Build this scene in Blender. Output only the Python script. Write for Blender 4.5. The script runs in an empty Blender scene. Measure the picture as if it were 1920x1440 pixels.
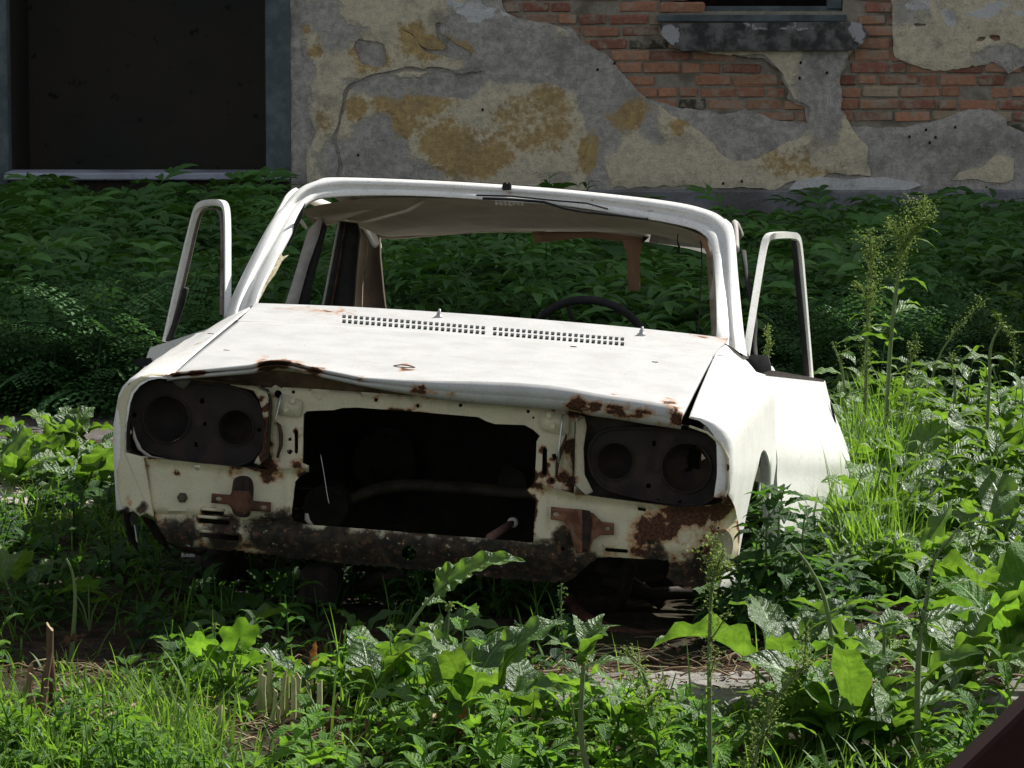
import bpy, math, random
import numpy as np
from mathutils import Vector, Matrix
from mathutils.geometry import delaunay_2d_cdt

rad = math.radians
S = bpy.context.scene
COL = S.collection
# ------------------------------------------------------------------ camera
FPX, CAMZ = 7400.0, 1.75                       # focal length in photo pixels, eye height
PITCH = math.atan(815 / FPX)
cam_d = bpy.data.cameras.new('camera')
cam = bpy.data.objects.new('camera', cam_d)
COL.objects.link(cam)
cam.location = (0, 0, CAMZ)
cam.rotation_euler = (math.pi / 2 - PITCH, 0, 0)
cam_d.sensor_width = 36
cam_d.lens = FPX / 1920 * 36
cam_d.clip_start, cam_d.clip_end = 0.1, 500
S.camera = cam
# ------------------------------------------------------------------ light
SUN_EL, SUN_AZ = 43.0, 48.0                    # azimuth from +Y towards +X
W = bpy.data.worlds.new('World'); S.world = W; W.use_nodes = True
nt = W.node_tree
sky = nt.nodes.new('ShaderNodeTexSky'); sky.sky_type = 'NISHITA'; sky.sun_disc = False
sky.sun_elevation = rad(SUN_EL); sky.sun_rotation = rad(SUN_AZ)
bgn = nt.nodes['Background']; bgn.inputs[1].default_value = 0.088
hsv = nt.nodes.new('ShaderNodeHueSaturation'); hsv.inputs['Saturation'].default_value = .36
nt.links.new(sky.outputs[0], hsv.inputs['Color']); nt.links.new(hsv.outputs[0], bgn.inputs[0])
sd = bpy.data.lights.new('sun', 'SUN'); sd.energy = 5.0; sd.angle = rad(0.5); sd.color = (1, .975, .93)
sun = bpy.data.objects.new('sun', sd); COL.objects.link(sun)
e, a = rad(SUN_EL), rad(SUN_AZ)
sdir = Vector((math.cos(e) * math.sin(a), math.cos(e) * math.cos(a), math.sin(e)))
sun.rotation_euler = sdir.to_track_quat('Z', 'Y').to_euler()
S.view_settings.view_transform = 'Standard'; S.view_settings.look = 'None'
S.view_settings.exposure = 0.65; S.view_settings.gamma = 1
S.render.engine = 'CYCLES'
S.cycles.use_denoising = True
S.cycles.max_bounces = 6; S.cycles.diffuse_bounces = 3; S.cycles.glossy_bounces = 2
S.cycles.transmission_bounces = 4; S.cycles.transparent_max_bounces = 4
S.cycles.sample_clamp_indirect = 4

# ------------------------------------------------------------------ pixel <-> place helpers
def ray(px, py):
    x = (px - 960) / FPX; y = -(py - 720) / FPX
    c, s = math.cos(PITCH), math.sin(PITCH)
    return np.array([x, c + y * s, -s + y * c])
EYE = np.array([0, 0, CAMZ])
def G(px, py, z=0.0):                          # point on the ground (height z)
    d = ray(px, py); return EYE + d * ((z - CAMZ) / d[2])
def WY(px, py, Y):                             # point on the vertical plane at depth Y
    d = ray(px, py); return EYE + d * (Y / d[1])
def _R(axis, deg):
    a = rad(deg); c, s = math.cos(a), math.sin(a)
    return np.array({'x': [[1, 0, 0], [0, c, -s], [0, s, c]], 'y': [[c, 0, s], [0, 1, 0], [-s, 0, c]], 'z': [[c, -s, 0], [s, c, 0], [0, 0, 1]]}[axis])
CR = _R('z', -5.8) @ _R('x', -6) @ _R('y', 3.6)  # how the car sits: nose up, leaning to one side
_d = ray(800, 880); CO = EYE + _d * (10 / _d[1])
_cl = CR.T @ (EYE - CO)
def P(px, py, y=0.0):                          # point on the car's own plane y = const (y runs to its rear)
    d = CR.T @ ray(px, py); return _cl + d * ((y - _cl[1]) / d[1])
def proj(V):                                   # car-local points -> photo pixels (N,2)
    w = np.asarray(V, float) @ CR.T + CO - EYE
    c, s = math.cos(PITCH), math.sin(PITCH)
    dz = w[:, 1] * c - w[:, 2] * s; u = w[:, 1] * s + w[:, 2] * c
    return np.stack([960 + FPX * w[:, 0] / dz, 720 - FPX * u / dz], 1)

# ------------------------------------------------------------------ mesh helpers
def tag(o, label=None, cat=None, group=None, kind=None):
    if label: o['label'] = label
    if cat: o['category'] = cat
    if group: o['group'] = group
    if kind: o['kind'] = kind
    return o
def empty(name, loc=(0, 0, 0), **k):
    o = bpy.data.objects.new(name, None); COL.objects.link(o); o.location = loc
    o.empty_display_size = .1
    return tag(o, **k)
def mobj(name, V, F, mat, parent=None, smooth=True, attrs=None, **k):
    """V (N,3); F: list of index tuples or an (M,4)/(M,3) int array."""
    me = bpy.data.meshes.new(name)
    V = np.asarray(V, np.float32)
    if isinstance(F, np.ndarray):
        n = F.shape[1]; li = F.astype(np.int32).ravel(); cnt = np.full(len(F), n, np.int32)
    else:
        cnt = np.array([len(f) for f in F], np.int32); li = np.array([i for f in F for i in f], np.int32)
    me.vertices.add(len(V)); me.vertices.foreach_set('co', V.ravel())
    me.loops.add(len(li)); me.loops.foreach_set('vertex_index', li)
    me.polygons.add(len(cnt)); st = np.concatenate([[0], np.cumsum(cnt)[:-1]]).astype(np.int32)
    me.polygons.foreach_set('loop_start', st); me.polygons.foreach_set('loop_total', cnt)
    me.polygons.foreach_set('use_smooth', np.full(len(cnt), smooth))
    me.update(calc_edges=True); me.validate()
    if attrs:
        for an, av in attrs.items():
            av = np.asarray(av, np.float32)
            if av.ndim == 1:
                at = me.attributes.new(an, 'FLOAT', 'POINT'); at.data.foreach_set('value', av)
            else:
                at = me.attributes.new(an, 'FLOAT_COLOR', 'POINT')
                at.data.foreach_set('color', np.concatenate([av, np.ones((len(av), 1), np.float32)], 1).ravel())
    if mat: me.materials.append(mat)
    o = bpy.data.objects.new(name, me); COL.objects.link(o)
    if parent: o.parent = parent
    return tag(o, **k)
class MB:
    """collects pieces of one mesh"""
    def __init__(s): s.V = []; s.F = []; s.n = 0
    def add(s, V, F):
        V = np.asarray(V, float)
        s.V.append(V); s.F += [tuple(int(i) + s.n for i in f) for f in F]; s.n += len(V); return s
    def verts(s): return np.concatenate(s.V)
    def build(s, name, mat, parent=None, smooth=True, attrs=None, **k):
        return mobj(name, s.verts(), s.F, mat, parent, smooth, attrs, **k)
def box(c, h, R=None, bev=0.0):
    """box of half sizes h with chamfered edges"""
    h = np.array(h, float); b = min(bev, min(h) * .6)
    if b <= 0:
        V = np.array([[x, y, z] for x in (-1, 1) for y in (-1, 1) for z in (-1, 1)], float) * h
        F = [(0, 1, 3, 2), (4, 6, 7, 5), (0, 4, 5, 1), (2, 3, 7, 6), (0, 2, 6, 4), (1, 5, 7, 3)]
    else:
        V = []; idx = {}
        for x in (-1, 1):
            for y in (-1, 1):
                for z in (-1, 1):
                    for ax in range(3):
                        p = np.array([x, y, z]) * h; q = p - b * np.array([x, y, z]); q[ax] = p[ax]
                        idx[(x, y, z, ax)] = len(V); V.append(q)
        F = []
        for ax in range(3):
            o = [i for i in range(3) if i != ax]
            for s_ in (-1, 1):
                f = []
                for (u, v) in ((-1, -1), (1, -1), (1, 1), (-1, 1)):
                    k = [0, 0, 0]; k[ax] = s_; k[o[0]] = u; k[o[1]] = v; f.append(idx[(*k, ax)])
                F.append(tuple(f))
            for u in (-1, 1):
                for v in (-1, 1):
                    f = []
                    for (s_, a2) in ((-1, o[0]), (1, o[0]), (1, o[1]), (-1, o[1])):
                        k = [0, 0, 0]; k[ax] = s_; k[o[0]] = u; k[o[1]] = v; f.append(idx[(*k, a2)])
                    F.append(tuple(f))
        for x in (-1, 1):
            for y in (-1, 1):
                for z in (-1, 1): F.append(tuple(idx[(x, y, z, a_)] for a_ in range(3)))
        V = np.array(V)
    if R is not None: V = V @ np.asarray(R).T
    return V + np.array(c), F
def tube(pts, r, n=8, cap=True, flat=1.0, up=(0, 0, 1)):
    pts = np.asarray(pts, float); m = len(pts)
    r = np.full(m, r) if np.isscalar(r) else np.asarray(r, float)
    T = np.gradient(pts, axis=0); T /= np.linalg.norm(T, axis=1)[:, None] + 1e-9
    up = np.array(up, float)
    if abs(T[0] @ up) > .95: up = np.array([1., 0, 0])
    V = []; N = np.cross(T[0], up); N /= np.linalg.norm(N)
    for i in range(m):
        N = N - T[i] * (N @ T[i]); N /= np.linalg.norm(N) + 1e-9; B = np.cross(T[i], N)
        a = np.arange(n) * 2 * math.pi / n
        V.append(pts[i] + r[i] * (np.cos(a)[:, None] * N + flat * np.sin(a)[:, None] * B))
    V = np.concatenate(V)
    F = [(i * n + j, i * n + (j + 1) % n, (i + 1) * n + (j + 1) % n, (i + 1) * n + j) for i in range(m - 1) for j in range(n)]
    if cap: F += [tuple(range(n - 1, -1, -1)), tuple(range((m - 1) * n, m * n))]
    return V, F
def pip(P2, poly):
    x, y = P2[:, 0], P2[:, 1]; ins = np.zeros(len(P2), bool)
    q = np.asarray(poly, float); j = len(q) - 1
    for i in range(len(q)):
        xi, yi = q[i]; xj, yj = q[j]
        if yi != yj:
            c = ((yi > y) != (yj > y)) & (x < (xj - xi) * (y - yi) / (yj - yi) + xi); ins ^= c
        j = i
    return ins
def resample(poly, step, closed=True):
    q = [np.array(p, float) for p in poly]; out = []
    for i in range(len(q) if closed else len(q) - 1):
        a_, b_ = q[i], q[(i + 1) % len(q)]; n = max(1, int(round(np.linalg.norm(b_ - a_) / step)))
        out += [a_ + (b_ - a_) * k / n for k in range(n)]
    if not closed: out.append(q[-1])
    return np.array(out)
def smoothpoly(poly, it=2, closed=True):
    q = np.array(poly, float)
    for _ in range(it):
        if closed:
            n = np.roll(q, -1, 0); q = np.stack([q * .75 + n * .25, q * .25 + n * .75], 1).reshape(-1, 2)
        else:
            a_, b_ = q[:-1], q[1:]; m = np.stack([a_ * .75 + b_ * .25, a_ * .25 + b_ * .75], 1).reshape(-1, q.shape[1])
            q = np.concatenate([q[:1], m[1:-1], q[-1:]])
    return q
def edgedist(P2, poly):
    q = np.asarray(poly, float); d = np.full(len(P2), 1e9)
    for i in range(len(q)):
        a_, b_ = q[i], q[(i + 1) % len(q)]; ab = b_ - a_
        t = np.clip(((P2 - a_) @ ab) / (ab @ ab + 1e-12), 0, 1)
        d = np.minimum(d, np.linalg.norm(P2 - a_ - t[:, None] * ab, axis=1))
    return d
def sheet(outer, mapf, thick, holes=(), step=None, rs=None):
    """a sheet cut to an outline, bent by mapf(u,v)->xyz, given thickness along vector/func"""
    rs = rs or step
    loops = [resample(outer, rs) if rs else np.array(outer, float)]
    for h in holes: loops.append(resample(h, rs) if rs else np.array(h, float))
    V = []; E = []
    for L in loops:
        b = len(V); n = len(L); V += [tuple(p) for p in L]; E += [(b + i, b + (i + 1) % n) for i in range(n)]
    allb = np.concatenate(loops)
    if step:
        lo, hi = loops[0].min(0), loops[0].max(0)
        gx, gy = np.meshgrid(np.arange(lo[0] + step * .5, hi[0], step), np.arange(lo[1] + step * .5, hi[1], step))
        gx = gx + (np.arange(gx.shape[0]) % 2)[:, None] * step * .5
        g = np.stack([gx.ravel(), gy.ravel()], 1)
        k = pip(g, loops[0])
        for L in loops[1:]: k &= ~pip(g, L)
        g = g[k]
        if len(g):
            for L in loops: 
                if len(g): g = g[edgedist(g, L) > step * .45]
        V += [tuple(p) for p in g]
    r = delaunay_2d_cdt([Vector(v) for v in V], E, [], 0, 1e-6)
    v2 = np.array([(v.x, v.y) for v in r[0]]); tri = np.array([f for f in r[2] if len(f) == 3])
    c = v2[tri].mean(1); k = pip(c, loops[0])
    for L in loops[1:]: k &= ~pip(c, L)
    tri = tri[k]
    used = np.unique(tri); re = -np.ones(len(v2), int); re[used] = np.arange(len(used)); tri = re[tri]; v2 = v2[used]
    A = np.array([mapf(u, v) for u, v in v2])
    if thick is None: return A, [tuple(t) for t in tri]
    th = np.array([thick(u, v) for u, v in v2]) if callable(thick) else np.array(thick, float)[None]
    n = len(A); F = [tuple(t) for t in tri] + [(t[2] + n, t[1] + n, t[0] + n) for t in tri]
    ec = {}
    for t in tri:
        for i in range(3):
            a_, b_ = int(t[i]), int(t[(i + 1) % 3]); ec[(a_, b_)] = 1
    F += [(b_, a_, a_ + n, b_ + n) for (a_, b_) in ec if (b_, a_) not in ec]
    return np.concatenate([A, A + th]), F
def circ(cx, cy, r, n=20, ry=None):
    ry = ry or r
    return [(cx + r * math.cos(t * 2 * math.pi / n), cy + ry * math.sin(t * 2 * math.pi / n)) for t in range(n)]
def rect(x0, y0, x1, y1, dy=0): return [(x0, y0), (x1, y0 + dy), (x1, y1 + dy), (x0, y1)]
def slot(x0, y0, x1, y1, dy=0, n=5):
    r = (y1 - y0) / 2; o = []
    for k in range(n + 1): t = math.pi / 2 + math.pi * k / n; o.append((x0 + r + r * math.cos(t), y0 + r + r * math.sin(t)))
    for k in range(n + 1): t = -math.pi / 2 + math.pi * k / n; o.append((x1 - r + r * math.cos(t), y0 + r + dy + r * math.sin(t)))
    return o
def revolve(c, prof, axis=(0, 1, 0), n=24):
    """prof: list of (radius, distance along axis)"""
    ax = np.array(axis, float); ax /= np.linalg.norm(ax)
    u = np.cross(ax, (0, 0, 1)) if abs(ax[2]) < .9 else np.cross(ax, (1, 0, 0)); u /= np.linalg.norm(u); w = np.cross(ax, u)
    a_ = np.arange(n) * 2 * math.pi / n; ring = np.cos(a_)[:, None] * u + np.sin(a_)[:, None] * w
    V = np.concatenate([np.array(c) + r * ring + ax * d for r, d in prof])
    m = len(prof)
    return V, [(i * n + j, i * n + (j + 1) % n, (i + 1) * n + (j + 1) % n, (i + 1) * n + j) for i in range(m - 1) for j in range(n)]
def vnoise(Q, seed=0):
    """smooth value noise on (N,2) or (N,3) points, range 0..1"""
    Q = np.asarray(Q, float)
    if Q.shape[1] == 2: Q = np.concatenate([Q, np.zeros((len(Q), 1))], 1)
    i = np.floor(Q).astype(np.int64); f = Q - i; f = f * f * (3 - 2 * f); out = np.zeros(len(Q))
    for dx in (0, 1):
        for dy in (0, 1):
            for dz in (0, 1):
                h = (i[:, 0] + dx) * 374761393 + (i[:, 1] + dy) * 668265263 + (i[:, 2] + dz) * 2147483647 + seed * 974634777
                h = (h ^ (h >> 13)) * 1274126177; h = (h ^ (h >> 16)) & 0xffffff
                w = (f[:, 0] if dx else 1 - f[:, 0]) * (f[:, 1] if dy else 1 - f[:, 1]) * (f[:, 2] if dz else 1 - f[:, 2])
                out += w * h / 0xffffff
    return out
def fbm(Q, seed=0, o=4):
    Q = np.asarray(Q, float); s_ = 0; a_ = .5; t = 0
    for k in range(o): s_ = s_ + a_ * vnoise(Q * 2 ** k, seed + k); t += a_; a_ *= .5
    return s_ / t

# ------------------------------------------------------------------ materials
class NT:
    def __init__(s, name):
        s.m = bpy.data.materials.new(name); s.m.use_nodes = True; s.t = s.m.node_tree
        s.b = s.t.nodes['Principled BSDF']; s.out = s.t.nodes['Material Output']
        tc = s.t.nodes.new('ShaderNodeTexCoord'); s.obj = tc.outputs['Object']
    def n(s, ty, **k):
        q = s.t.nodes.new(ty)
        for a_, v in k.items(): setattr(q, a_, v)
        return q
    def set(s, sock, v):
        if hasattr(v, 'node'): s.t.links.new(v, sock)
        elif v is not None:
            if isinstance(v, tuple) and len(v) == 3 and sock.type == 'RGBA': v = (*v, 1)
            sock.default_value = v
    def noise(s, scale, detail=6, rough=.55, vec=None, dist=0, stretch=None):
        q = s.n('ShaderNodeTexNoise'); q.inputs['Scale'].default_value = scale; q.inputs['Detail'].default_value = detail
        q.inputs['Roughness'].default_value = rough; q.inputs['Distortion'].default_value = dist
        v = vec or s.obj
        if stretch:
            mp = s.n('ShaderNodeMapping'); mp.inputs['Scale'].default_value = stretch; s.t.links.new(v, mp.inputs[0]); v = mp.outputs[0]
        s.t.links.new(v, q.inputs['Vector']); return q.outputs['Fac']
    def math(s, op, a_, b_=None, c_=None):
        q = s.n('ShaderNodeMath', operation=op)
        s.set(q.inputs[0], a_); s.set(q.inputs[1], b_)
        if c_ is not None: s.set(q.inputs[2], c_)
        return q.outputs[0]
    def step(s, v, lo, hi):
        q = s.n('ShaderNodeMapRange', interpolation_type='SMOOTHSTEP'); s.set(q.inputs[0], v)
        q.inputs[1].default_value = lo; q.inputs[2].default_value = hi; return q.outputs[0]
    def mix(s, f, a_, b_):
        q = s.n('ShaderNodeMix', data_type='RGBA'); s.set(q.inputs[0], f); s.set(q.inputs[6], a_); s.set(q.inputs[7], b_); return q.outputs[2]
    def mul(s, a_, b_):
        q = s.n('ShaderNodeMix', data_type='RGBA', blend_type='MULTIPLY'); q.inputs[0].default_value = 1; s.set(q.inputs[6], a_); s.set(q.inputs[7], b_); return q.outputs[2]
    def attr(s, name, out='Fac'):
        q = s.n('ShaderNodeAttribute', attribute_name=name); return q.outputs[out]
    def bump(s, h, strength=.3, dist=.01):
        q = s.n('ShaderNodeBump'); q.inputs['Strength'].default_value = strength; q.inputs['Distance'].default_value = dist
        s.set(q.inputs['Height'], h); s.t.links.new(q.outputs[0], s.b.inputs['Normal']); return q
    def done(s, col=None, rough=None, metal=None, spec=None):
        s.set(s.b.inputs['Base Color'], col)
        if rough is not None: s.set(s.b.inputs['Roughness'], rough)
        if metal is not None: s.set(s.b.inputs['Metallic'], metal)
        if spec is not None: s.set(s.b.inputs['Specular IOR Level'], spec)
        return s.m
RUST_D, RUST_M, RUST_O = (.035, .016, .009), (.11, .042, .018), (.38, .17, .055)
def paint_mat(name, base, base2, bias=0.0, rough=.42, streak=True):
    t = NT(name)
    n1 = t.noise(38, 9, .62); n2 = t.noise(9, 7, .6); n3 = t.noise(150, 4, .6); sp = t.noise(95, 3, .5)
    st = t.noise(30, 5, .6, stretch=(1, 1, .12))
    rust = t.attr('rust'); gr = t.attr('grime')
    v = t.math('ADD', t.math('MULTIPLY', n1, .55), t.math('MULTIPLY', n2, .45))
    v = t.math('ADD', v, t.math('MULTIPLY', rust, .42)); v = t.math('ADD', v, bias)
    halo = t.step(v, .60, .72); core = t.step(v, .70, .745)
    speck = t.step(sp, .735, .76)
    c = t.mix(t.step(n2, .35, .75), base, base2)
    c = t.mix(t.math('MULTIPLY', t.step(n3, .50, .72), .30), c, (.30, .28, .23)); c = t.mix(t.math('MULTIPLY', t.step(t.noise(420, 2, .5), .62, .70), .55), c, (.16, .145, .12)); c = t.mix(t.math('MULTIPLY', t.step(n1, .56, .72), .35), c, (.42, .38, .29))
    if streak: c = t.mix(t.math('MULTIPLY', t.step(t.math('ADD', st, t.math('MULTIPLY', rust, .25)), .58, .85), .35), c, (.40, .26, .12))
    c = t.mix(t.math('MULTIPLY', halo, .8), c, RUST_O)
    rc = t.mix(t.step(n3, .4, .62), RUST_D, RUST_M)
    c = t.mix(core, c, rc)
    c = t.mix(speck, c, (.10, .05, .025))
    g = t.math('ADD', t.math('MULTIPLY', gr, .9), t.math('SUBTRACT', t.math('ADD', t.math('MULTIPLY', n1, .6), t.math('MULTIPLY', n2, .4)), .5))
    gm = t.step(g, .38, .62)
    gc = t.mix(t.step(n1, .4, .66), (.016, .013, .009), (.055, .040, .024)); fl = t.noise(48, 8, .72); gc = t.mix(t.step(fl, .56, .60), gc, (.11, .055, .028)); gc = t.mix(t.step(t.math('ADD', t.math('MULTIPLY', fl, .5), t.math('MULTIPLY', n1, .5)), .61, .64), gc, (.34, .31, .22)); gc = t.mix(t.step(sp, .68, .72), gc, (.30, .28, .20))
    c = t.mix(gm, c, gc)
    r = t.math('ADD', rough, t.math('MULTIPLY', t.math('MAXIMUM', core, gm), .4))
    t.bump(t.math('SUBTRACT', t.math('MULTIPLY', n3, .3), t.math('MULTIPLY', core, 1.0)), .35, .0015)
    return t.done(c, r, spec=.4)
M = {}
M['white'] = paint_mat('white_paint', (.80, .79, .75), (.72, .71, .66), -.055, .38)
M['cream'] = paint_mat('cream_paint', (.64, .58, .40), (.54, .48, .33), -.035, .5)
def rust_mat(name, a_, b_, c_, sc=30, met=.0, bs=.5):
    t = NT(name); n1 = t.noise(sc, 8, .65); n2 = t.noise(sc * .22, 5, .6)
    c = t.mix(t.step(n1, .38, .62), a_, b_); c = t.mix(t.step(n2, .5, .72), c, c_)
    t.bump(n1, bs, .003); return t.done(c, .8, met, .3)
M['rust'] = rust_mat('rust', (.04, .02, .013), (.12, .05, .028), (.06, .032, .022))
M['rustdark'] = rust_mat('dark_rust', (.014, .010, .008), (.035, .022, .015), (.022, .018, .016))
M['bucket'] = rust_mat('headlamp_bucket', (.016, .012, .010), (.034, .022, .017), (.022, .019, .018), 22, 0, .35)
M['bowl'] = rust_mat('lamp_bowl', (.022, .017, .015), (.05, .032, .022), (.032, .03, .03), 14, 0, .2)
M['black'] = rust_mat('black_rubber', (.012, .012, .012), (.022, .021, .02), (.03, .027, .025), 40, 0, .2)
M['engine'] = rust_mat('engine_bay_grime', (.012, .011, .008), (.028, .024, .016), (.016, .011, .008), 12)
M['member'] = rust_mat('dirty_cream_metal', (.045, .038, .026), (.085, .07, .048), (.03, .022, .015), 14)
M['steel'] = NT('bare_steel').done((.5, .5, .47), .35, .7)
M['tan'] = rust_mat('tan_cardboard_trim', (.30, .18, .115), (.36, .22, .145), (.24, .14, .09), 7, 0, .15)
M['beige'] = rust_mat('beige_trim', (.36, .33, .28), (.44, .40, .34), (.25, .2, .15), 12, 0, .15)
M['pillar'] = rust_mat('pillar_paint', (.33, .31, .29), (.40, .38, .35), (.25, .2, .16), 20, 0, .1)
# ================================================================== THE CAR
car = empty('wrecked_car', label='white rusty stripped saloon car without glass or lamps lying in the weeds', cat='car')
m4 = Matrix([[*CR[i], CO[i]] for i in range(3)] + [[0, 0, 0, 1]]); car.matrix_world = m4
XC = -.022
RUST = [(500, 684, 24, 1), (527, 680, 20, 1), (590, 695, 22, .9), (560, 686, 15, .6), (677, 713, 10, .9), (790, 737, 16, .9), (845, 740, 12, .8), (758, 690, 13, .9),
 (1080, 764, 24, 1), (1115, 765, 22, .95), (1150, 764, 24, .95), (1195, 772, 26, .9), (1255, 765, 22, .9), (1275, 788, 25, 1), (560, 578, 26, .45), (640, 582, 26, .5), (730, 590, 26, .45),
 (1240, 632, 26, .6), (1300, 637, 26, .6), (1355, 634, 16, .7), (1225, 394, 9, 1), (1277, 409, 9, 1), (1110, 371, 22, .55), (1140, 376, 20, .5), (960, 352, 14, .6), (487, 560, 14, .5),
 (500, 830, 14, 1), (505, 860, 16, 1), (515, 872, 18, .8), (560, 872, 22, .7), (500, 770, 12, .9), (498, 800, 12, .8), (488, 745, 12, .6), (496, 840, 14, 1), (1085, 925, 10, .5), (1240, 800, 30, .5), (1062, 840, 14, .9), (1050, 895, 20, .8), (1000, 905, 22, .8), (1010, 925, 15, .7), (1068, 905, 16, .8),
 (440, 880, 26, .6), (510, 888, 22, .7), (567, 890, 10, 1), (1250, 987, 34, .95), (1300, 965, 34, .95), (1340, 958, 25, 1), (1352, 940, 20, 1), (1364, 880, 12, .8), (1215, 1005, 40, .9), (1310, 1030, 36, .7), (1340, 995, 26, .6),
 (1270, 1075, 44, .8), (1160, 1045, 30, .5), (1060, 1000, 26, .5), (240, 945, 16, .6), (290, 990, 30, .8), (460, 1036, 44, .7), (275, 868, 10, .6), (380, 1026, 20, .6), (360, 650, 14, .6), (333, 668, 10, .7), (318, 700, 10, .8),
 (1400, 1000, 14, .5), (1385, 1050, 16, .5), (1230, 975, 20, .7), (700, 1080, 60, .6), (900, 1085, 60, .6), (1050, 1090, 40, .7), (1075, 960, 12, .5), (510, 560, 10, .5), (760, 748, 60, .35), (600, 735, 40, .4)]
GRIME = [(330, 1005, 46, 1), (420, 1000, 50, .9), (500, 1000, 52, .9), (545, 985, 40, .9), (350, 978, 18, .6), (235, 962, 16, .9), (268, 952, 16, .8), (400, 965, 34, .55), (1055, 1015, 34, .8), (1300, 1065, 50, .8), (1250, 1090, 55, .9),
 (1350, 1075, 30, .6), (1105, 1075, 50, 1), (1235, 1040, 30, .8), (300, 985, 20, .7), (1180, 1050, 30, .5)] + [(x, 985 + (x - 550) * .07 + 42, 52, 1.1) for x in range(550, 1075, 35)]
def wear(V, k=1.0):
    q = proj(V); V = np.asarray(V, float); q = q + (np.stack([fbm(V * 22, 41, 3), fbm(V * 22, 77, 3)], 1) - .5) * 30; r = np.zeros(len(q)); g = np.zeros(len(q))
    for x, y, rr, s_ in RUST: r = np.maximum(r, s_ * np.exp(-(((q[:, 0] - x) ** 2 + ((q[:, 1] - y) * (1.7 if y < 792 else 1)) ** 2) / (rr * 1.15) ** 2)))
    for x, y, rr, s_ in GRIME: g = np.maximum(g, s_ * np.exp(-(((q[:, 0] - x) ** 2 + (q[:, 1] - y) ** 2) / (rr * 1.1) ** 2)))
    return {'rust': r * k, 'grime': g * k}
def part(name, VF, mat, parent=None, smooth=True, k=1.0, **kw):
    V, F = VF if isinstance(VF, tuple) else (VF.verts(), VF.F)
    return mobj(name, V, F, M[mat] if isinstance(mat, str) else mat, parent or car, smooth, wear(V, k), **kw)
def edgewear(o, loops, amt=.5, r=5.0):
    V = np.array([v.co for v in o.data.vertices]); q = proj(V); d = np.full(len(q), 1e9)
    for L in loops: d = np.minimum(d, edgedist(q, L))
    at = o.data.attributes['rust']; b = np.zeros(len(q), np.float32); at.data.foreach_get('value', b)
    n = fbm(V * 14, 7, 3); b = np.maximum(b, amt * np.exp(-(d / r) ** 2) * np.clip((n - .42) * 6, 0, 1.6)); at.data.foreach_set('value', b.astype(np.float32))
def autosmooth(o, ang=35):
    me = o.data; me.update()
    n = len(me.edges); sharp = np.zeros(n, bool); pol = {}
    for p_ in me.polygons:
        for ek in p_.edge_keys: pol.setdefault(ek, []).append(p_.normal)
    for i, e_ in enumerate(me.edges):
        q = pol.get(tuple(sorted(e_.vertices)), [])
        if len(q) == 2 and q[0].length > 0 and q[1].length > 0 and q[0].angle(q[1]) > rad(ang): sharp[i] = True
    at = me.attributes.new('sharp_edge', 'BOOLEAN', 'EDGE'); at.data.foreach_set('value', sharp)
    return o

# ---- hood and cowl share one surface
zc_mid = P(960, 602, 1.2)[2]; CROWN = max(0.004, zc_mid - .389)
def Zb(y): return .188 + (.388 - .188) * (max(y, 0) / 1.2) ** .92
def Zs(x, y):
    u = min(abs((x - XC) / .70), 1.15); return Zb(y) + CROWN * (1 - u ** 2.5)
def onsurf(px, py, f=Zs, lo=-.1, hi=1.6):
    for _ in range(40):
        mid = (lo + hi) / 2; q = P(px, py, mid)
        if q[2] > f(q[0], mid): lo = mid
        else: hi = mid
    return P(px, py, (lo + hi) / 2)
E_ = np.array([(313, 706), (330, 703), (400, 698), (478, 692), (489, 682), (507, 679), (527, 679), (552, 683), (580, 692), (607, 700), (677, 715), (760, 730), (830, 741), (893, 748), (960, 753), (1027, 758), (1073, 762), (1110, 771), (1150, 776), (1220, 788), (1262, 794), (1277, 796)], float)
C_ = np.array([(322, 699), (335, 697), (400, 690), (472, 683), (488, 678), (507, 675), (527, 675), (550, 678), (577, 685), (608, 692), (682, 707), (760, 712), (830, 714), (893, 715), (960, 717), (1027, 722), (1073, 729), (1110, 736), (1150, 743), (1215, 752), (1258, 760), (1280, 773)], float)
def lerp_poly(A, s_):
    L = np.concatenate([[0], np.cumsum(np.abs(np.diff(A[:, 0])))]); L /= L[-1]
    return np.array([np.interp(s_, L, A[:, 0]), np.interp(s_, L, A[:, 1])])
NS, NTT = 150, 60
HY = .89
V = []
for j in range(NTT + 4):
    for i in range(NS + 1):
        s_ = i / NS; e0 = lerp_poly(E_, s_); c0 = lerp_poly(C_, s_)
        pc = P(c0[0], c0[1], -.035); pe = P(e0[0], e0[1], -.028)
        dev = pc[2] - Zs(pc[0], 0)
        if j == 0: p = P(e0[0], e0[1] - 2, .02) + [0, .0, 0]      # folded hem behind the edge
        elif j == 1: p = P(e0[0], e0[1], -.016)
        elif j == 2: p = pe * .6 + pc * .4 + [0, -.008, 0]
        elif j == 3: p = pc
        else:
            t_ = (j - 3) / NTT; y = -.035 + (HY + .035) * t_
            x0 = pc[0]; xr = (-.668 + (.668 + .662) * s_)
            x = x0 + (xr - x0) * t_
            near = .75 * math.exp(-t_ * 9) + .25 * math.exp(-t_ * 3) if dev > 0 else math.exp(-t_ * 7)
            z = Zs(x, y) + dev * near
            z += .0035 * (fbm(np.array([[x * 3, y * 3]]), 5, 3)[0] - .5)
            z += .003 * math.sin(math.pi * t_) * (1 if abs(x - XC) < .45 else 0) * 0
            p = np.array([x, y, z])
        V.append(p)
F = [(j * (NS + 1) + i, j * (NS + 1) + i + 1, (j + 1) * (NS + 1) + i + 1, (j + 1) * (NS + 1) + i) for j in range(NTT + 3) for i in range(NS)]
V = np.array(V); n = len(V)
rim = [i for i in range(NS + 1)] 
Vb = V.copy(); Vb[:, 2] -= .012; Vb[:, 1] += .006
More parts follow.
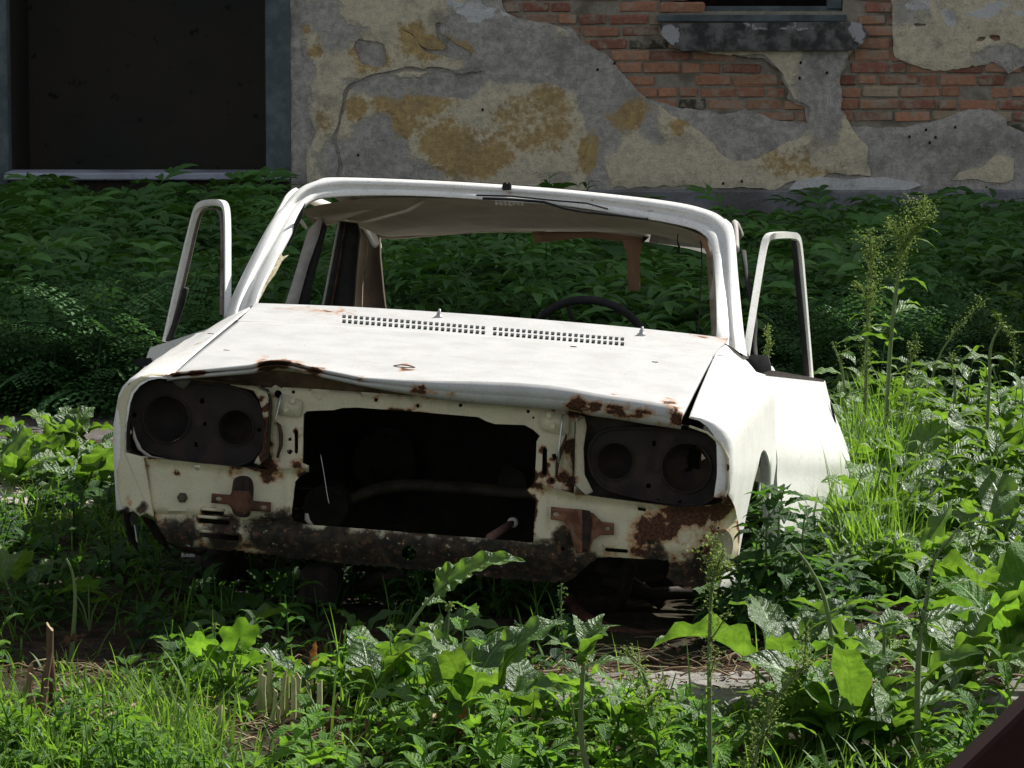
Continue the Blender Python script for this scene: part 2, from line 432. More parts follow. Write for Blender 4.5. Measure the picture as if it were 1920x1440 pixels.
F2 = [(f[3] + n, f[2] + n, f[1] + n, f[0] + n) for f in F]
side = []
for j in range(NTT + 3):
    a_, b_ = j * (NS + 1), (j + 1) * (NS + 1); side += [(a_, b_, b_ + n, a_ + n), (b_ + NS, a_ + NS, a_ + NS + n, b_ + NS + n)]
for i in range(NS):
    side += [(i + 1, i, i + n, i + 1 + n)]; k = (NTT + 3) * (NS + 1); side += [(k + i, k + i + 1, k + i + 1 + n, k + i + n)]
# outer skin: chalky white with fine dirt, rust from the wear map
M['hood'] = paint_mat('hood_paint', (.50, .497, .485), (.42, .415, .40), -.05, .55)
hood = part('hood', (np.concatenate([V, Vb]), F + F2 + side), 'hood')
edgewear(hood, [np.concatenate([E_, E_[::-1]]), [(470, 592), (480, 572), (640, 577), (960, 603), (1200, 628), (1340, 637), (960, 605)]], .75, 6)
# torn blister in the hood
c = onsurf(758, 690)
V2, F2 = sheet(smoothpoly([(-.03, -.006), (.0, -.014), (.028, -.008), (.03, .004), (0, .0), (-.028, .003)], 1), lambda u, v: c + np.array([u, v, .004 + .12 * v + .006 * math.cos(u * 50)]), (0, 0, -.002), step=.006)
part('rust_tear', (V2, F2), 'rust', hood)
for px, py in ((395, 627), (425, 658), (1228, 680), (1030, 733), (1350, 668), (1075, 651)):
    c = onsurf(px, py, hi=1.1); V2, F2 = sheet(circ(0, 0, .009, 8, .0035), lambda u, v: c + np.array([u, v, .003]), (0, 0, -.002))
    part('paint_chip', (V2, F2), 'rust', hood)

# cowl panel with its two rows of vent slots
holes = []
cow_y = lambda px, py: onsurf(px, py)
SL = []
for k in range(49):
    px = 645 + k * 10.87; py = 597.5 + (px - 645) * .0815
    if k in (25,): continue
    for dy, hh in ((-4.5, 3.1), (4.6, 3.5)):
        q = [onsurf(px - 3.4 + .6, py + dy - hh), onsurf(px + 3.4 + .6, py + dy - hh + .5), onsurf(px + 3.4 - .6, py + dy + hh + .5), onsurf(px - 3.4 - .6, py + dy + hh)]
        holes.append([(p[0], p[1]) for p in q])
cow = [(-.668, HY + .003), (.662, HY + .003), (.675, 1.1), (.687, 1.215), (.4, 1.225), (0, 1.23), (-.4, 1.225), (-.68, 1.215), (-.675, 1.1)]
V, F = sheet(resample(cow, .03), lambda x, y: np.array([x, y, Zs(x, y) + (0.006 * max(0, (y - 1.19) / .03))]), (0, 0, -.006), holes)
cowl = part('cowl_panel', (V, F), 'hood', smooth=False)
V, F = box((XC, 1.1, .30), (.6, .09, .01)); part('vent_tray', (V, F), 'engine', cowl)
for px, py in ((823, 597), (1203, 630)):
    c = onsurf(px, py)
    sp = empty('wiper_spindle'); sp.parent = car
    V, F = revolve(c, [(.0, .0), (.013, 0), (.013, .006), (.008, .008), (.007, .016), (.0045, .018), (.004, .026), (.0, .027)], (0, -.1, 1), 14)
    mobj('spindle_nut', V, F, M['steel'], sp)
# ---- front panel (valance, lamp surrounds' lower panels, beam)
RID = np.array([(268, 857), (350, 866), (417, 873), (500, 880), (577, 877), (1000, 905), (1073, 927), (1160, 937), (1277, 952), (1320, 948), (1367, 940)], float)
def yfront(px, py):
    ry = np.interp(px, RID[:, 0], RID[:, 1]); d = py - ry
    y = 0.0
    if d < 10: y -= .018 * max(0, 1 - d / 10)
    bt = 975 + (px - 546) * .075                       # where the lower beam starts
    if py > bt and px < 1100: y += .022 * min(1, (py - bt) / 6) - .018 * math.sin(min(1, max(0, (py - bt) / 70)) * math.pi)
    low = 1000 + (px - 300) * .03
    if py > low: y += .0012 * (py - low) * .5
    if px > 1290: y += .15 * ((px - 1290) / 98) ** 2.2 * min(1, max(.1, (py - 935) / 40))
    if px < 300: y += .02 * ((300 - px) / 30) ** 2
    for fx in (527, 541, 1030, 1045):
        if 890 < py < 1000: y += .006 * math.exp(-((px - fx - (0)) / 3.5) ** 2) * (1 if fx in (527, 1030) else -1)
    return y
fp = [(268, 857), (350, 866), (417, 873), (500, 880), (577, 877), (579, 884), (562, 893), (553, 903), (549, 940), (546, 969), (552, 978), (578, 984), (687, 992), (797, 1001), (906, 1009), (1000, 1018), (1002, 975), (1005, 938), (999, 932), (989, 919), (1001, 906),
      (1036, 915), (1073, 925), (1160, 937), (1277, 952), (1320, 948), (1345, 944), (1357, 946), (1364, 925), (1378, 950), (1388, 1000), (1384, 1040), (1372, 1062), (1353, 1080), (1327, 1094), (1293, 1107), (1270, 1100), (1250, 1083), (1254, 1066), (1253, 1050), (1187, 1047), (1140, 1044), (1120, 1046), (1100, 1060), (1086, 1077), (1062, 1091), (1000, 1090), (905, 1081), (812, 1072), (720, 1063), (625, 1055), (500, 1041), (460, 1035), (387, 1027), (323, 1020), (310, 1008), (300, 993), (287, 960), (278, 913)]
rng = random.Random(3)
fpr = []
for q in resample(fp, 7):
    jit = 2.2 if (q[1] > 1015 and q[0] < 700) or (q[0] > 1240 and q[1] > 1045) or (q[1] > 1050) else .4
    fpr.append((q[0] + rng.uniform(-jit, jit), q[1] + rng.uniform(-jit, jit)))
fh = [[(362, 873), (375, 872), (376, 881), (370, 883), (366, 879)], slot(379, 956, 420, 963, 3), slot(372, 971, 431, 980, 5), slot(374, 997, 449, 1007, 7), circ(767, 1037, 14, 18), slot(1134, 1027, 1178, 1034, 3),
      circ(1055, 1029, 4, 8), rect(1196, 951, 1211, 957, 2), [(1213, 1012), (1227, 1014), (1228, 1020), (1215, 1021)], circ(1315, 1028, 4, 8), circ(1342, 1021, 5, 10, 12), circ(1347, 990, 2.5, 7), circ(331, 884, 2.5, 7)]
V, F = sheet(fpr, lambda px, py: P(px, py, yfront(px, py)), (0, .007, 0), fh, step=6.5)
front = part('front_panel', (V, F), 'cream'); edgewear(front, [fp] + fh, .62, 7)
autosmooth(front, 50)
# pressed louvre lips and the round hole's rim
for (x0, y0, x1, dy) in ((372, 969, 431, 5), (374, 996, 449, 7), (379, 955, 420, 3)):
    pts = [P(x0 + (x1 - x0) * u, y0 - 1 + dy * u, .0 - .012 * math.sin(math.pi * u)) for u in np.linspace(0, 1, 9)]
    part('louvre', tube(pts, .0045, 6), 'cream', front)
# number plate bolt and marker lamp socket
c = P(342, 933, -.002); mb = MB(); mb.add(*revolve(c, [(0, -.014), (.009, -.013), (.0095, -.004), (.014, -.003), (.014, .002)], n=6)); part('bolt', mb, 'member', front, False)
c = P(1350, 1024, .045)
V, F = revolve(c, [(.034, -.006), (.031, -.008), (.027, .002), (.016, .012), (0, .013)], (-.5, 1, .1), 24); V[:, 2] = c[2] + (V[:, 2] - c[2]) * 1.35
part('marker_lamp_socket', (V, F), 'cream', front)
# ---- radiator support (inverted U behind the panel)
rs_out = [(430, 716), (475, 718), (600, 730), (780, 742), (960, 753), (1076, 764), (1078, 780), (1076, 850), (1073, 928), (1036, 918), (1000, 908), (1003, 894), (1005, 860), (1006, 828), (1012, 817), (1000, 806), (984, 797), (928, 795), (912, 790), (897, 782), (780, 772), (669, 764), (641, 765), (625, 769), (594, 770), (575, 771), (569, 777), (568, 820), (567, 868), (578, 873), (578, 880), (500, 884), (500, 860), (504, 800), (507, 738), (475, 732), (432, 722)]
rh = [rect(547, 732, 553, 738), rect(702, 747, 708, 753), rect(860, 757, 867, 763), circ(783, 761, 3.6, 10), circ(521, 739, 7.5, 14), slot(552, 806, 559, 850)[:0] or [(552, 808), (555, 805), (559, 808), (559, 848), (556, 852), (552, 848)],
      [(1017, 842), (1021, 839), (1026, 842), (1025, 888), (1021, 891), (1016, 888)], circ(1038, 767, 3, 8), [(540, 822), (546, 820), (547, 826), (541, 827)], [(537, 845), (544, 842), (550, 846), (545, 852), (539, 851)], [(1034, 852), (1042, 850), (1044, 858), (1037, 862)], circ(1035, 901, 3, 7), circ(1000, 783, 2.5, 6), [(988, 768), (994, 770), (992, 775), (987, 774)]]
def yrad(px, py):
    y = .045
    if abs(px - 516) < 6 or abs(px - 1060) < 6: y -= .008
    if py < np.interp(px, [430, 1076], [722, 770]): y += .01
    return y
V, F = sheet(rs_out, lambda px, py: P(px, py, yrad(px, py)), (0, .012, 0), rh, step=7)
rad_ = part('radiator_support', (V, F), 'cream'); edgewear(rad_, [rs_out] + rh, .6, 6); autosmooth(rad_, 50)
for q, bolts, rod in (([(524, 742), (530, 739), (562, 750), (567, 756), (564, 779), (558, 783), (523, 777), (518, 772)], ((550, 752), (537, 768)), [(527, 741), (523, 760), (517, 785), (516, 795)]),
                     ([(1018, 770), (1056, 775), (1068, 779), (1067, 816), (1060, 817), (1020, 808), (1012, 802), (1013, 776)], ((1030, 779), (1037, 799)), [(1055, 776), (1053, 800), (1048, 840), (1047, 868)])):
    V, F = sheet(smoothpoly(q, 1), lambda px, py: P(px, py, .034), (0, .008, 0)); hp = part('latch_plate', (V, F), 'cream', rad_, k=.3)
    for b in bolts:
        part('plate_bolt', revolve(P(*b, .032), [(0, -.008), (.0065, -.008), (.0075, -.001), (.011, 0)], n=6), 'cream', rad_, False, k=.2)
    part('latch_rod', tube([P(x, y, .02) for x, y in rod], .0028, 8), M['steel'], rad_)
for pts in ([(519, 792), (524, 798), (527, 815), (527, 835), (520, 858)], [(1062, 815), (1058, 830), (1050, 850), (1045, 868), (1043, 895)]):
    part('latch_hook', tube([P(x, y, .03) for x, y in pts], [.004, .009, .011, .010, .006], 8, flat=.5), 'rust', rad_)
# dark rusty channel under the hood edge
ch = [(300, 708), (480, 694), (520, 682), (560, 686), (610, 702), (700, 720), (900, 748), (1075, 762), (1160, 778), (1280, 797), (1180, 790), (1077, 776), (960, 757), (780, 747), (600, 735), (475, 724), (400, 718)]
V, F = sheet(ch, lambda px, py: P(px, py, .06 - .0009 * max(0, 735 - py)), (0, .006, 0), step=14)
part('hood_channel', (V, F), rust_mat('brown_underside', (.055, .033, .02), (.12, .075, .045), (.085, .05, .028), 16))
# ---- lamp recesses
LOOPL = smoothpoly([(316, 706), (283, 709), (262, 718), (246, 736), (239, 762), (236, 820), (237, 848), (268, 856), (350, 866), (417, 873), (498, 880), (504, 800), (506, 733), (475, 722), (400, 712)], 1)
LOOPR = smoothpoly([(1078, 773), (1077, 850), (1074, 926), (1160, 937), (1277, 952), (1320, 949), (1350, 945), (1366, 915), (1365, 860), (1353, 833), (1327, 811), (1293, 799), (1260, 795), (1180, 784)], 1)
def recess(loop, plate, rings, marks, tear=None):
    L = resample(loop, 8); V = []
    for p in L: V.append(P(p[0], p[1], .0))
    for p in L: V.append(P(p[0], p[1], .0) + [0, .11, 0])
    n = len(L); F = [(i, i + n, (i + 1) % n + n, (i + 1) % n) for i in range(n)]
    V = np.array(V); mb = MB(); mb.add(V, F)
    root = part('headlamp_recess', mb, 'member', smooth=False, k=.8)
    part('recess_back', sheet(L, lambda px, py: P(px, py, .10), (0, .004, 0), [circ(x, y, r * 1.04, 20) for x, y, r in rings], rs=8), 'member', root, False)
    Vp, Fp = sheet(smoothpoly(plate, 3), lambda px, py: P(px, py, .055), (0, .006, 0), [circ(x, y, r, 30) for x, y, r in rings] + marks, step=12)
    lp = part('lamp_plate', (Vp, Fp), 'bucket', root, False)
    Pl = resample(smoothpoly(plate, 3), 6); q = np.array([P(x, y, .05) for x, y in Pl]); part('plate_rim', tube(np.concatenate([q, q[:1]]), .0045, 6, False), 'bucket', root)
    for x, y, r in rings:
        R_ = r / 738.0
        part('lamp_ring', revolve(P(x, y, .055), [(R_ * 1.06, .002), (R_ * 1.04, -.006), (R_ * .98, -.006), (R_ * .97, .004)], n=36), 'bucket', root)
        a_, b_ = revolve(P(x, y, .06), [(R_ * .97, 0), (R_ * .93, .03), (R_ * .8, .055), (R_ * .5, .075), (R_ * .2, .082), (0, .083)], n=36)
        if tear and r > 40:                                   # the bowl has rusted through
            cen = P(x + 14, y - 16, .1); cc = np.array([a_[list(f)].mean(0) for f in b_])
            aa = np.arctan2(cc[:, 2] - cen[2], cc[:, 0] - cen[0]); d = np.hypot(cc[:, 0] - cen[0], cc[:, 2] - cen[2])
            lim = .026 + .008 * np.sin(aa * 5) + .006 * np.sin(aa * 9 + 1); b_ = [f for f, d_, l_ in zip(b_, d, lim) if d_ > l_]
        part('lamp_bowl', (a_, b_), 'bowl', root)
    return root
rL = recess(LOOPL, [(268, 722), (300, 712), (433, 722), (478, 742), (497, 790), (492, 842), (462, 872), (420, 874), (290, 855), (255, 830), (243, 780), (248, 742)],
   [(312, 786, 45), (442, 802, 34)], [circ(379, 752, 4.5, 10, 6), circ(384, 795, 4, 10), circ(252, 778, 4.5, 10), circ(486, 806, 4, 10), [(364, 829), (370, 829), (371, 838), (365, 838)]])
rR = recess(LOOPR, [(1140, 800), (1300, 806), (1340, 825), (1358, 860), (1356, 905), (1335, 940), (1298, 952), (1140, 924), (1112, 895), (1101, 860), (1108, 825)],
   [(1287, 877, 47), (1153, 865, 35)], [[(1222, 828), (1229, 826), (1230, 836), (1224, 837)], circ(1216, 911, 5, 10), circ(1275, 941, 3, 8), circ(1234, 937, 2.5, 8)], True)
V, F = sheet([(1079, 776), (1096, 781), (1100, 800), (1094, 840), (1096, 890), (1112, 922), (1100, 929), (1076, 926)], lambda a_, b_: P(a_, b_, .02 + .001 * (a_ - 1076)), (0, .003, 0), step=6); part('inner_flange', (V, F), 'cream', rR)
V, F = sheet([(470, 724), (504, 735), (503, 800), (499, 877), (476, 868), (492, 840), (497, 795), (486, 750)], lambda a_, b_: P(a_, b_, .02 + .0012 * (504 - a_)), (0, .003, 0), step=6); part('inner_flange', (V, F), 'cream', rL, k=1.3)
# loose torn film in the left recess
V, F = sheet([(250, 800), (256, 822), (266, 842), (284, 855), (330, 864), (300, 862), (276, 857), (258, 842), (249, 820)], lambda a_, b_: P(a_, b_, .02), (0, .002, 0)); part('torn_seal', (V, F), 'beige', rL)
V, F = sheet([(315, 707), (360, 712), (352, 722), (344, 729), (330, 722)], lambda a_, b_: P(a_, b_, .03), (0, .002, 0)); part('torn_seal', (V, F), rust_mat('grey_rag', (.09, .08, .08), (.13, .12, .11), (.07, .06, .05)), rL)

# ---- bumper brackets
def bracket(cx, cy, sx, mat):
    b = empty('bumper_bracket'); b.parent = car
    def q(u, v, y): return P(cx + u, cy + v, y)
    out = np.array([(-56, -20), (-22, -17), (-16, -26), (14, -24), (22, -6), (55, -3), (54, 15), (18, 13), (4, 20), (-12, 14), (-26, 1), (-57, -2)], float) * [sx, 1]
    V, F = sheet(out, lambda u, v: q(u, v, -.018 - .035 * math.exp(-(u / 17) ** 2)), (0, .004, 0), [slot(-46, -18, -35, -11)] if sx == 1 and 0 else [circ(-43 * sx, -10, 6, 10, 3.6), circ(41 * sx, 6, 6, 10, 3.6)], step=5)
    part('mounting_plate', (V, F), mat, b, k=.2)
    V, F = sheet(smoothpoly([(-14, -52), (16, -54), (24, -30), (17, 20), (10, 26), (-14, 24), (-22, 0), (-18, -30)], 2) * [sx, 1], lambda u, v: q(u, v, -.005 - .045 * math.exp(-(u / 13) ** 2)), (0, .004, 0), step=5)
    part('support_arm', (V, F), 'rustdark' if sx == 1 else 'rust', b, k=.2)
    return b
bracket(453, 945, 1, 'rust')
b2 = empty('bumper_bracket'); b2.parent = car
V, F = sheet([(1033, 950), (1060, 953), (1088, 955), (1112, 962), (1128, 978), (1151, 981), (1151, 1003), (1126, 1003), (1112, 1012), (1105, 1035), (1080, 1038), (1073, 1010), (1066, 988), (1055, 977), (1032, 974)], lambda a_, b_: P(a_, b_, -.015 - .03 * math.exp(-((a_ - 1092) / 17) ** 2)), (0, .004, 0), [circ(1043, 964, 6, 10, 4), circ(1139, 991, 5, 10, 4)], step=5)
part('mounting_plate', (V, F), rust_mat('orange_rust', (.10, .042, .02), (.22, .10, .055), (.15, .12, .10), 24), b2, k=.2)
V, F = sheet([(1090, 955), (1106, 958), (1110, 975), (1108, 1010), (1102, 1034), (1080, 1036), (1082, 1000)], lambda a_, b_: P(a_, b_, -.052 + .02 * abs(a_ - 1096) / 12), (0, .004, 0), step=5)
part('support_arm', (V, F), 'rustdark', b2, k=.2)
# ---- fenders
def side_x(y, v):
    zc = .05
    xs = .802 + .07 * min(1, y / 1.2) - (.10 * max(0, v - zc) + .07 * max(0, zc - v))
    rc = .035 + .11 * min(1, max(0, (-.02 - v) / .25))
    k = min(1, max(0, y) / rc)
    return xs - rc * (1 - math.sqrt(max(0, 1 - (1 - k) ** 2)))
def side_pt(y, v, sgn, gap):
    rr = .078 - .02 * min(1, y); zt = Zb(y) - .003 - .085 * min(1, y / 1.2); s_ = v - (zt - rr); xs = side_x(y, min(v, zt - rr))
    if s_ < 0: x, z = xs, v
    elif s_ < rr * math.pi / 2: a_ = s_ / rr; x, z = xs - rr + rr * math.cos(a_), zt - rr + rr * math.sin(a_)
    else: x, z = xs - rr - (s_ - rr * math.pi / 2), zt + .085 * min(1, y / 1.2) * min(1, (s_ - rr * 1.571) / max(.01, xs - rr - gap)) ** .8
    x = max(x, gap)
    return np.array([XC + sgn * x, y, z])
GAPX = {1: .685, -1: .665}
def fender(sgn):
    outl = []
    top = lambda y: Zb(y) - .003 - .085 * min(1, y / 1.2) + (math.pi / 2 - 1) * (.078 - .02 * min(1, y)) + (side_x(y, Zb(y) - .08) - (.078 - .02 * min(1, y)) - GAPX[sgn])
    ys = np.linspace(0, 1, 26)
    for u in ys: y = 1.24 * u * u; outl.append((math.sqrt(y), top(y)))
    yr = 1.24
    outl += [(math.sqrt(yr - .03), .0), (math.sqrt(yr - .01), -.30)]
    for k in range(19):
        a_ = math.pi * k / 18; outl.append((math.sqrt(.84 + .365 * math.cos(a_)), -.27 + .365 * math.sin(a_)))
    outl += [(math.sqrt(.42), -.255), (math.sqrt(.28), -.262), (math.sqrt(.12), -.262), (math.sqrt(.03), -.25), (0, -.19 if sgn < 0 else -.24), (0, -.1)]
    k_ = next(i for i, p in enumerate(outl) if p[0] == math.sqrt(.42)); outl = outl[:k_] + ([(math.sqrt(.42), -.22), (math.sqrt(.25), -.19), (math.sqrt(.1), -.17), (math.sqrt(.03), -.16), (0, -.15)] if sgn < 0 else [(math.sqrt(.42), -.255), (math.sqrt(.28), -.262), (math.sqrt(.115), -.262), (math.sqrt(.115), -.04), (math.sqrt(.05), -.02), (0, -.01)])
    V, F = sheet(outl, lambda u, v: side_pt(u * u, v, sgn, GAPX[sgn]), (-sgn * .004, 0, -.004), step=.026)
    return V, F
fr = part('fender', fender(1), 'white', k=.8); autosmooth(fr, 50)
fl = part('fender', fender(-1), 'white', k=.8); autosmooth(fl, 50)
# rim strip round the left lamp recess
st = [(318, 703), (300, 700), (283, 700), (264, 706), (245, 716), (233, 727), (221, 750), (218, 780), (217, 860), (220, 915), (225, 943), (231, 952), (237, 962), (250, 958), (262, 968), (275, 962), (289, 972), (279, 913), (269, 857), (236, 848), (236, 820), (239, 762), (246, 736), (262, 718), (283, 709), (316, 706)]
V, F = sheet(st, lambda a_, b_: P(a_, b_, .0 + .03 * max(0, (228 - a_) / 11) ** 2 + .02 * max(0, (706 - b_) / 6)), (0, .008, 0), step=5)
part('fender_rim', (V, F), 'cream', fl)
V, F = sheet([(1293, 797), (1327, 809), (1354, 831), (1367, 858), (1369, 915), (1362, 948), (1352, 946), (1364, 915), (1363, 861), (1350, 835), (1325, 813), (1291, 801)], lambda a_, b_: P(a_, b_, -.002), (0, .012, 0), step=5)
part('fender_rim', (V, F), 'cream', fr, k=1.3)
# torn metal under the left corner
for q in ([(228, 955), (240, 962), (250, 1003), (262, 1040), (240, 1010)], [(262, 965), (288, 975), (310, 1010), (322, 1040), (290, 1010)], [(300, 1010), (330, 1022), (392, 1030), (378, 1042), (340, 1034)]):
    V, F = sheet(q, lambda a_, b_: P(a_, b_, .03 + .002 * (b_ - 950)), (0, .003, 0), step=8); part('torn_flange', (V, F), 'rustdark', fl)
# ---- windscreen surround
IN = [(478, 570, 1.2), (493, 530, 1.28), (540, 443, 1.52), (557, 402, 1.64), (577, 380, 1.70), (610, 370, 1.74), (693, 366, 1.76), (807, 368, 1.77), (960, 378, 1.77), (1060, 386, 1.77), (1193, 407, 1.76), (1283, 424, 1.74), (1317, 438, 1.70), (1333, 462, 1.62), (1340, 520, 1.48), (1343, 600, 1.26), (1342, 633, 1.2)]
OUT = [(420, 603, 1.24), (437, 548, 1.36), (497, 430, 1.56), (532, 383, 1.68), (560, 353, 1.74), (594, 337, 1.78), (632, 331, 1.81), (807, 337, 1.83), (960, 346, 1.84), (1093, 357, 1.83), (1258, 376, 1.81), (1328, 392, 1.79), (1360, 410, 1.74), (1375, 434, 1.66), (1383, 520, 1.50), (1393, 620, 1.29), (1400, 668, 1.20)]
def catmull(A, n=6):
    A = np.array(A, float); out = []
    for i in range(len(A) - 1):
        p0, p1, p2, p3 = A[max(i - 1, 0)], A[i], A[i + 1], A[min(i + 2, len(A) - 1)]
        for k in range(n):
            t_ = k / n; out.append(.5 * (2 * p1 + (p2 - p0) * t_ + (2 * p0 - 5 * p1 + 4 * p2 - p3) * t_ ** 2 + (3 * p1 - p0 - 3 * p2 + p3) * t_ ** 3))
    out.append(A[-1]); return np.array(out)
I3 = catmull([P(*p) for p in IN]); O3 = catmull([P(*p) for p in OUT])
prof = [(.0, .05), (0, .014), (.03, .010), (.30, .004), (.34, .006), (.38, .016), (.52, .018), (.56, .012), (.60, -.004), (.66, -.009), (.84, -.008), (.95, .0), (1.0, .014), (1.0, .05)]
V = []; 
for a_, b_ in zip(I3, O3):
    for tt, dd in prof: V.append(a_ + (b_ - a_) * tt + [0, dd, 0])
m = len(prof); V = np.array(V)
F = [(i * m + j, i * m + j + 1, (i + 1) * m + j + 1, (i + 1) * m + j) for i in range(len(I3) - 1) for j in range(m - 1)]
ws = part('windscreen_frame', (V, F), 'white', k=.8)
V, F = sheet([(941, 352), (943, 343), (948, 341), (951, 345), (955, 341), (958, 346), (958, 356), (943, 357)], lambda a_, b_: P(a_, b_, 1.80), (0, .02, 0)); part('mirror_clip', (V, F), 'black', ws, False)
# hanging rubber seal and trim along the top edge
part('rubber_seal', tube([P(x, y, 1.765) for x, y in ((905, 372), (960, 374), (1020, 379), (1060, 391), (1100, 398), (1160, 404), (1215, 411))], .0045, 6), 'black', ws)
part('rubber_seal', tube([P(x, y, 1.765) for x, y in ((893, 366), (960, 368), (1040, 376), (1100, 381), (1140, 392))], .003, 6), 'rustdark', ws)
V, F = sheet([(477, 566), (487, 545), (505, 505), (517, 478), (524, 470), (529, 481), (540, 478), (528, 490), (515, 515), (500, 535), (484, 566)], lambda a_, b_: P(a_, b_, 1.27 + (566 - b_) * .002), (0, .01, 0), step=7)
part('torn_seal', (V, F), rust_mat('yellowed_foam', (.30, .26, .15), (.48, .44, .30), (.2, .15, .08), 60), ws)
V, F = sheet([(535, 455), (558, 405), (572, 380), (566, 405), (551, 440), (540, 462)], lambda a_, b_: P(a_, b_, 1.6), (0, .01, 0), step=7); part('torn_seal', (V, F), 'black', ws)
# ---- roof skin
top = O3[4 * 6 + 3:12 * 6 + 1]; V = []; NR = 22
for j in range(NR + 1):
    t_ = j / NR
    for p in top:
        x = XC + (p[0] - XC) * (1 - .06 * t_); y = p[1] + (3.0 - p[1]) * t_; u = abs((x - XC) / .6)
        V.append((x, y + .0, p[2] + .012 * math.sin(min(1, t_ * 3) * math.pi / 2) * (1 - min(1, u) ** 4) - .115 * t_ ** 1.7))
n = len(top); F = [(j * n + i, j * n + i + 1, (j + 1) * n + i + 1, (j + 1) * n + i) for j in range(NR) for i in range(n - 1)]
roof = part('roof', (np.array(V), F), 'white', k=.6)
# drip rails and cant rails
for q in ([(442, 596, 1.3), (451, 560, 1.4), (476, 495, 1.56), (506, 434, 1.74), (528, 392, 1.88), (540, 371, 1.98), (552, 361, 2.1), (557, 362, 2.4)], ):
    pts = catmull([P(*p) for p in q], 5); pts = np.concatenate([pts, [[-.60, 2.8, .69], [-.585, 3.05, .62]]])
    part('cant_rail', tube(pts, [.009] * (len(pts) - 2) + [.012, .012], 8, flat=1.6), 'white', roof, k=.3)
pts = catmull([P(*p) for p in [(1381, 470, 1.66), (1379, 430, 1.8), (1377, 419, 1.95), (1382, 424, 2.1), (1389, 440, 2.3)]], 5); pts = np.concatenate([pts, [[.56, 2.8, .66], [.545, 3.05, .60]]])
part('cant_rail', tube(pts, .009, 8, flat=1.3), 'pillar', roof, k=.3)
# ---- headliner, torn, and pillars seen through the opening
M['liner'] = rust_mat('headliner_cloth', (.34, .29, .21), (.42, .36, .27), (.24, .19, .13), 5, 0, .1)
fro = [(565, 396), (600, 384), (693, 372), (807, 371), (960, 378), (1060, 388), (1193, 409), (1283, 428), (1325, 448)]
rea = [(600, 424), (640, 418), (687, 434), (725, 447), (793, 443), (893, 435), (1010, 434), (1207, 434), (1322, 466)]
A_ = catmull([P(*p, 1.80) for p in fro], 5); B_ = catmull([P(*p, 2.98) for p in rea], 5); V = []; K = 14
for j in range(K + 1):
    t_ = j / K
    for i, (a_, b_) in enumerate(zip(A_, B_)):
        p = a_ + (b_ - a_) * t_; p[2] += -.012 * math.sin(math.pi * t_) + .008 * math.sin(i * .55 + j * .4) * math.sin(math.pi * t_) + .006 * (1 if j % 4 == 2 else 0)
        V.append(p)
n = len(A_); F = [(j * n + i, j * n + i + 1, (j + 1) * n + i + 1, (j + 1) * n + i) for j in range(K) for i in range(n - 1)]
V = np.array(V); V[-n:, 2] += 0
hl = part('headliner', (V, F), 'liner', k=0)
part('rear_header', tube(B_ + [0, .02, .012], .014, 8), 'liner', roof, k=0)
V, F = sheet([(675, 416), (760, 393), (800, 371), (806, 374), (768, 397), (690, 418)], lambda a_, b_: P(a_, b_, 1.86), (0, .006, 0)); part('headliner_batten', (V, F), 'liner', hl, k=0)
V, F = sheet([(585, 408), (640, 398), (700, 392), (655, 408), (612, 420)], lambda a_, b_: P(a_, b_, 2.0), (0, .004, 0), step=12); part('headliner_flap', (V, F), 'liner', hl, k=0)
V, F = sheet([(555, 402), (570, 415), (577, 428), (572, 430), (562, 418)], lambda a_, b_: P(a_, b_, 1.75), (0, .003, 0)); part('headliner_flap', (V, F), 'beige', hl, k=0)
for k in range(7):
    x = 928 + k * 8; V, F = sheet([(x, 377), (x + 7, 378), (x + 6, 386 + (k * 5) % 4), (x + 3, 383), (x + 1, 387)], lambda a_, b_: P(a_, b_, 1.79), (0, .002, 0)); part('torn_edge', (V, F), 'beige', hl, k=0)
def pil(name, poly, y, mat, th=.02, parent=None, step=16):
    V, F = sheet(poly, lambda a_, b_: P(a_, b_, y), (0, th, 0), step=step); return part(name, (V, F), mat, parent, k=0)
pb = pil('door_pillar', [(577, 432), (600, 408), (604, 414), (598, 440), (577, 500), (556, 578), (532, 578), (548, 530)], 1.98, 'pillar')
pil('pillar_trim', [(604, 414), (611, 425), (600, 470), (584, 530), (576, 580), (556, 578), (577, 500), (598, 440)], 1.99, 'black', .03, pb)
pc_ = pil('rear_door_pillar', [(634, 414), (668, 418), (672, 440), (666, 500), (660, 582), (602, 580), (612, 530)], 2.5, 'black', .05)
pil('window_channel', [(634, 414), (638, 414), (616, 530), (606, 580), (602, 580), (612, 530)], 2.47, 'pillar', .01, pc_)
pil('window_channel', [(646, 416), (649, 416), (636, 500), (622, 581), (618, 581), (634, 500)], 2.485, 'rust', .01, pc_)
pd = pil('quarter_pillar', [(687, 434), (711, 441), (712, 480), (718, 545), (723, 586), (676, 584), (684, 520)], 3.0, rust_mat('brown_trim', (.09, .065, .045), (.14, .10, .07), (.07, .05, .035), 12, 0, .1), .04)
pil('pillar_trim', [(667, 420), (678, 426), (687, 447), (688, 470), (680, 515), (678, 585), (660, 582), (664, 500)], 2.9, rust_mat('tan_trim', (.26, .20, .14), (.33, .26, .19), (.2, .14, .09), 10, 0, .1), .02, pd)
pil('quarter_pillar', [(1322, 440), (1345, 440), (1352, 640), (1335, 640)], 3.0, 'liner', .04)
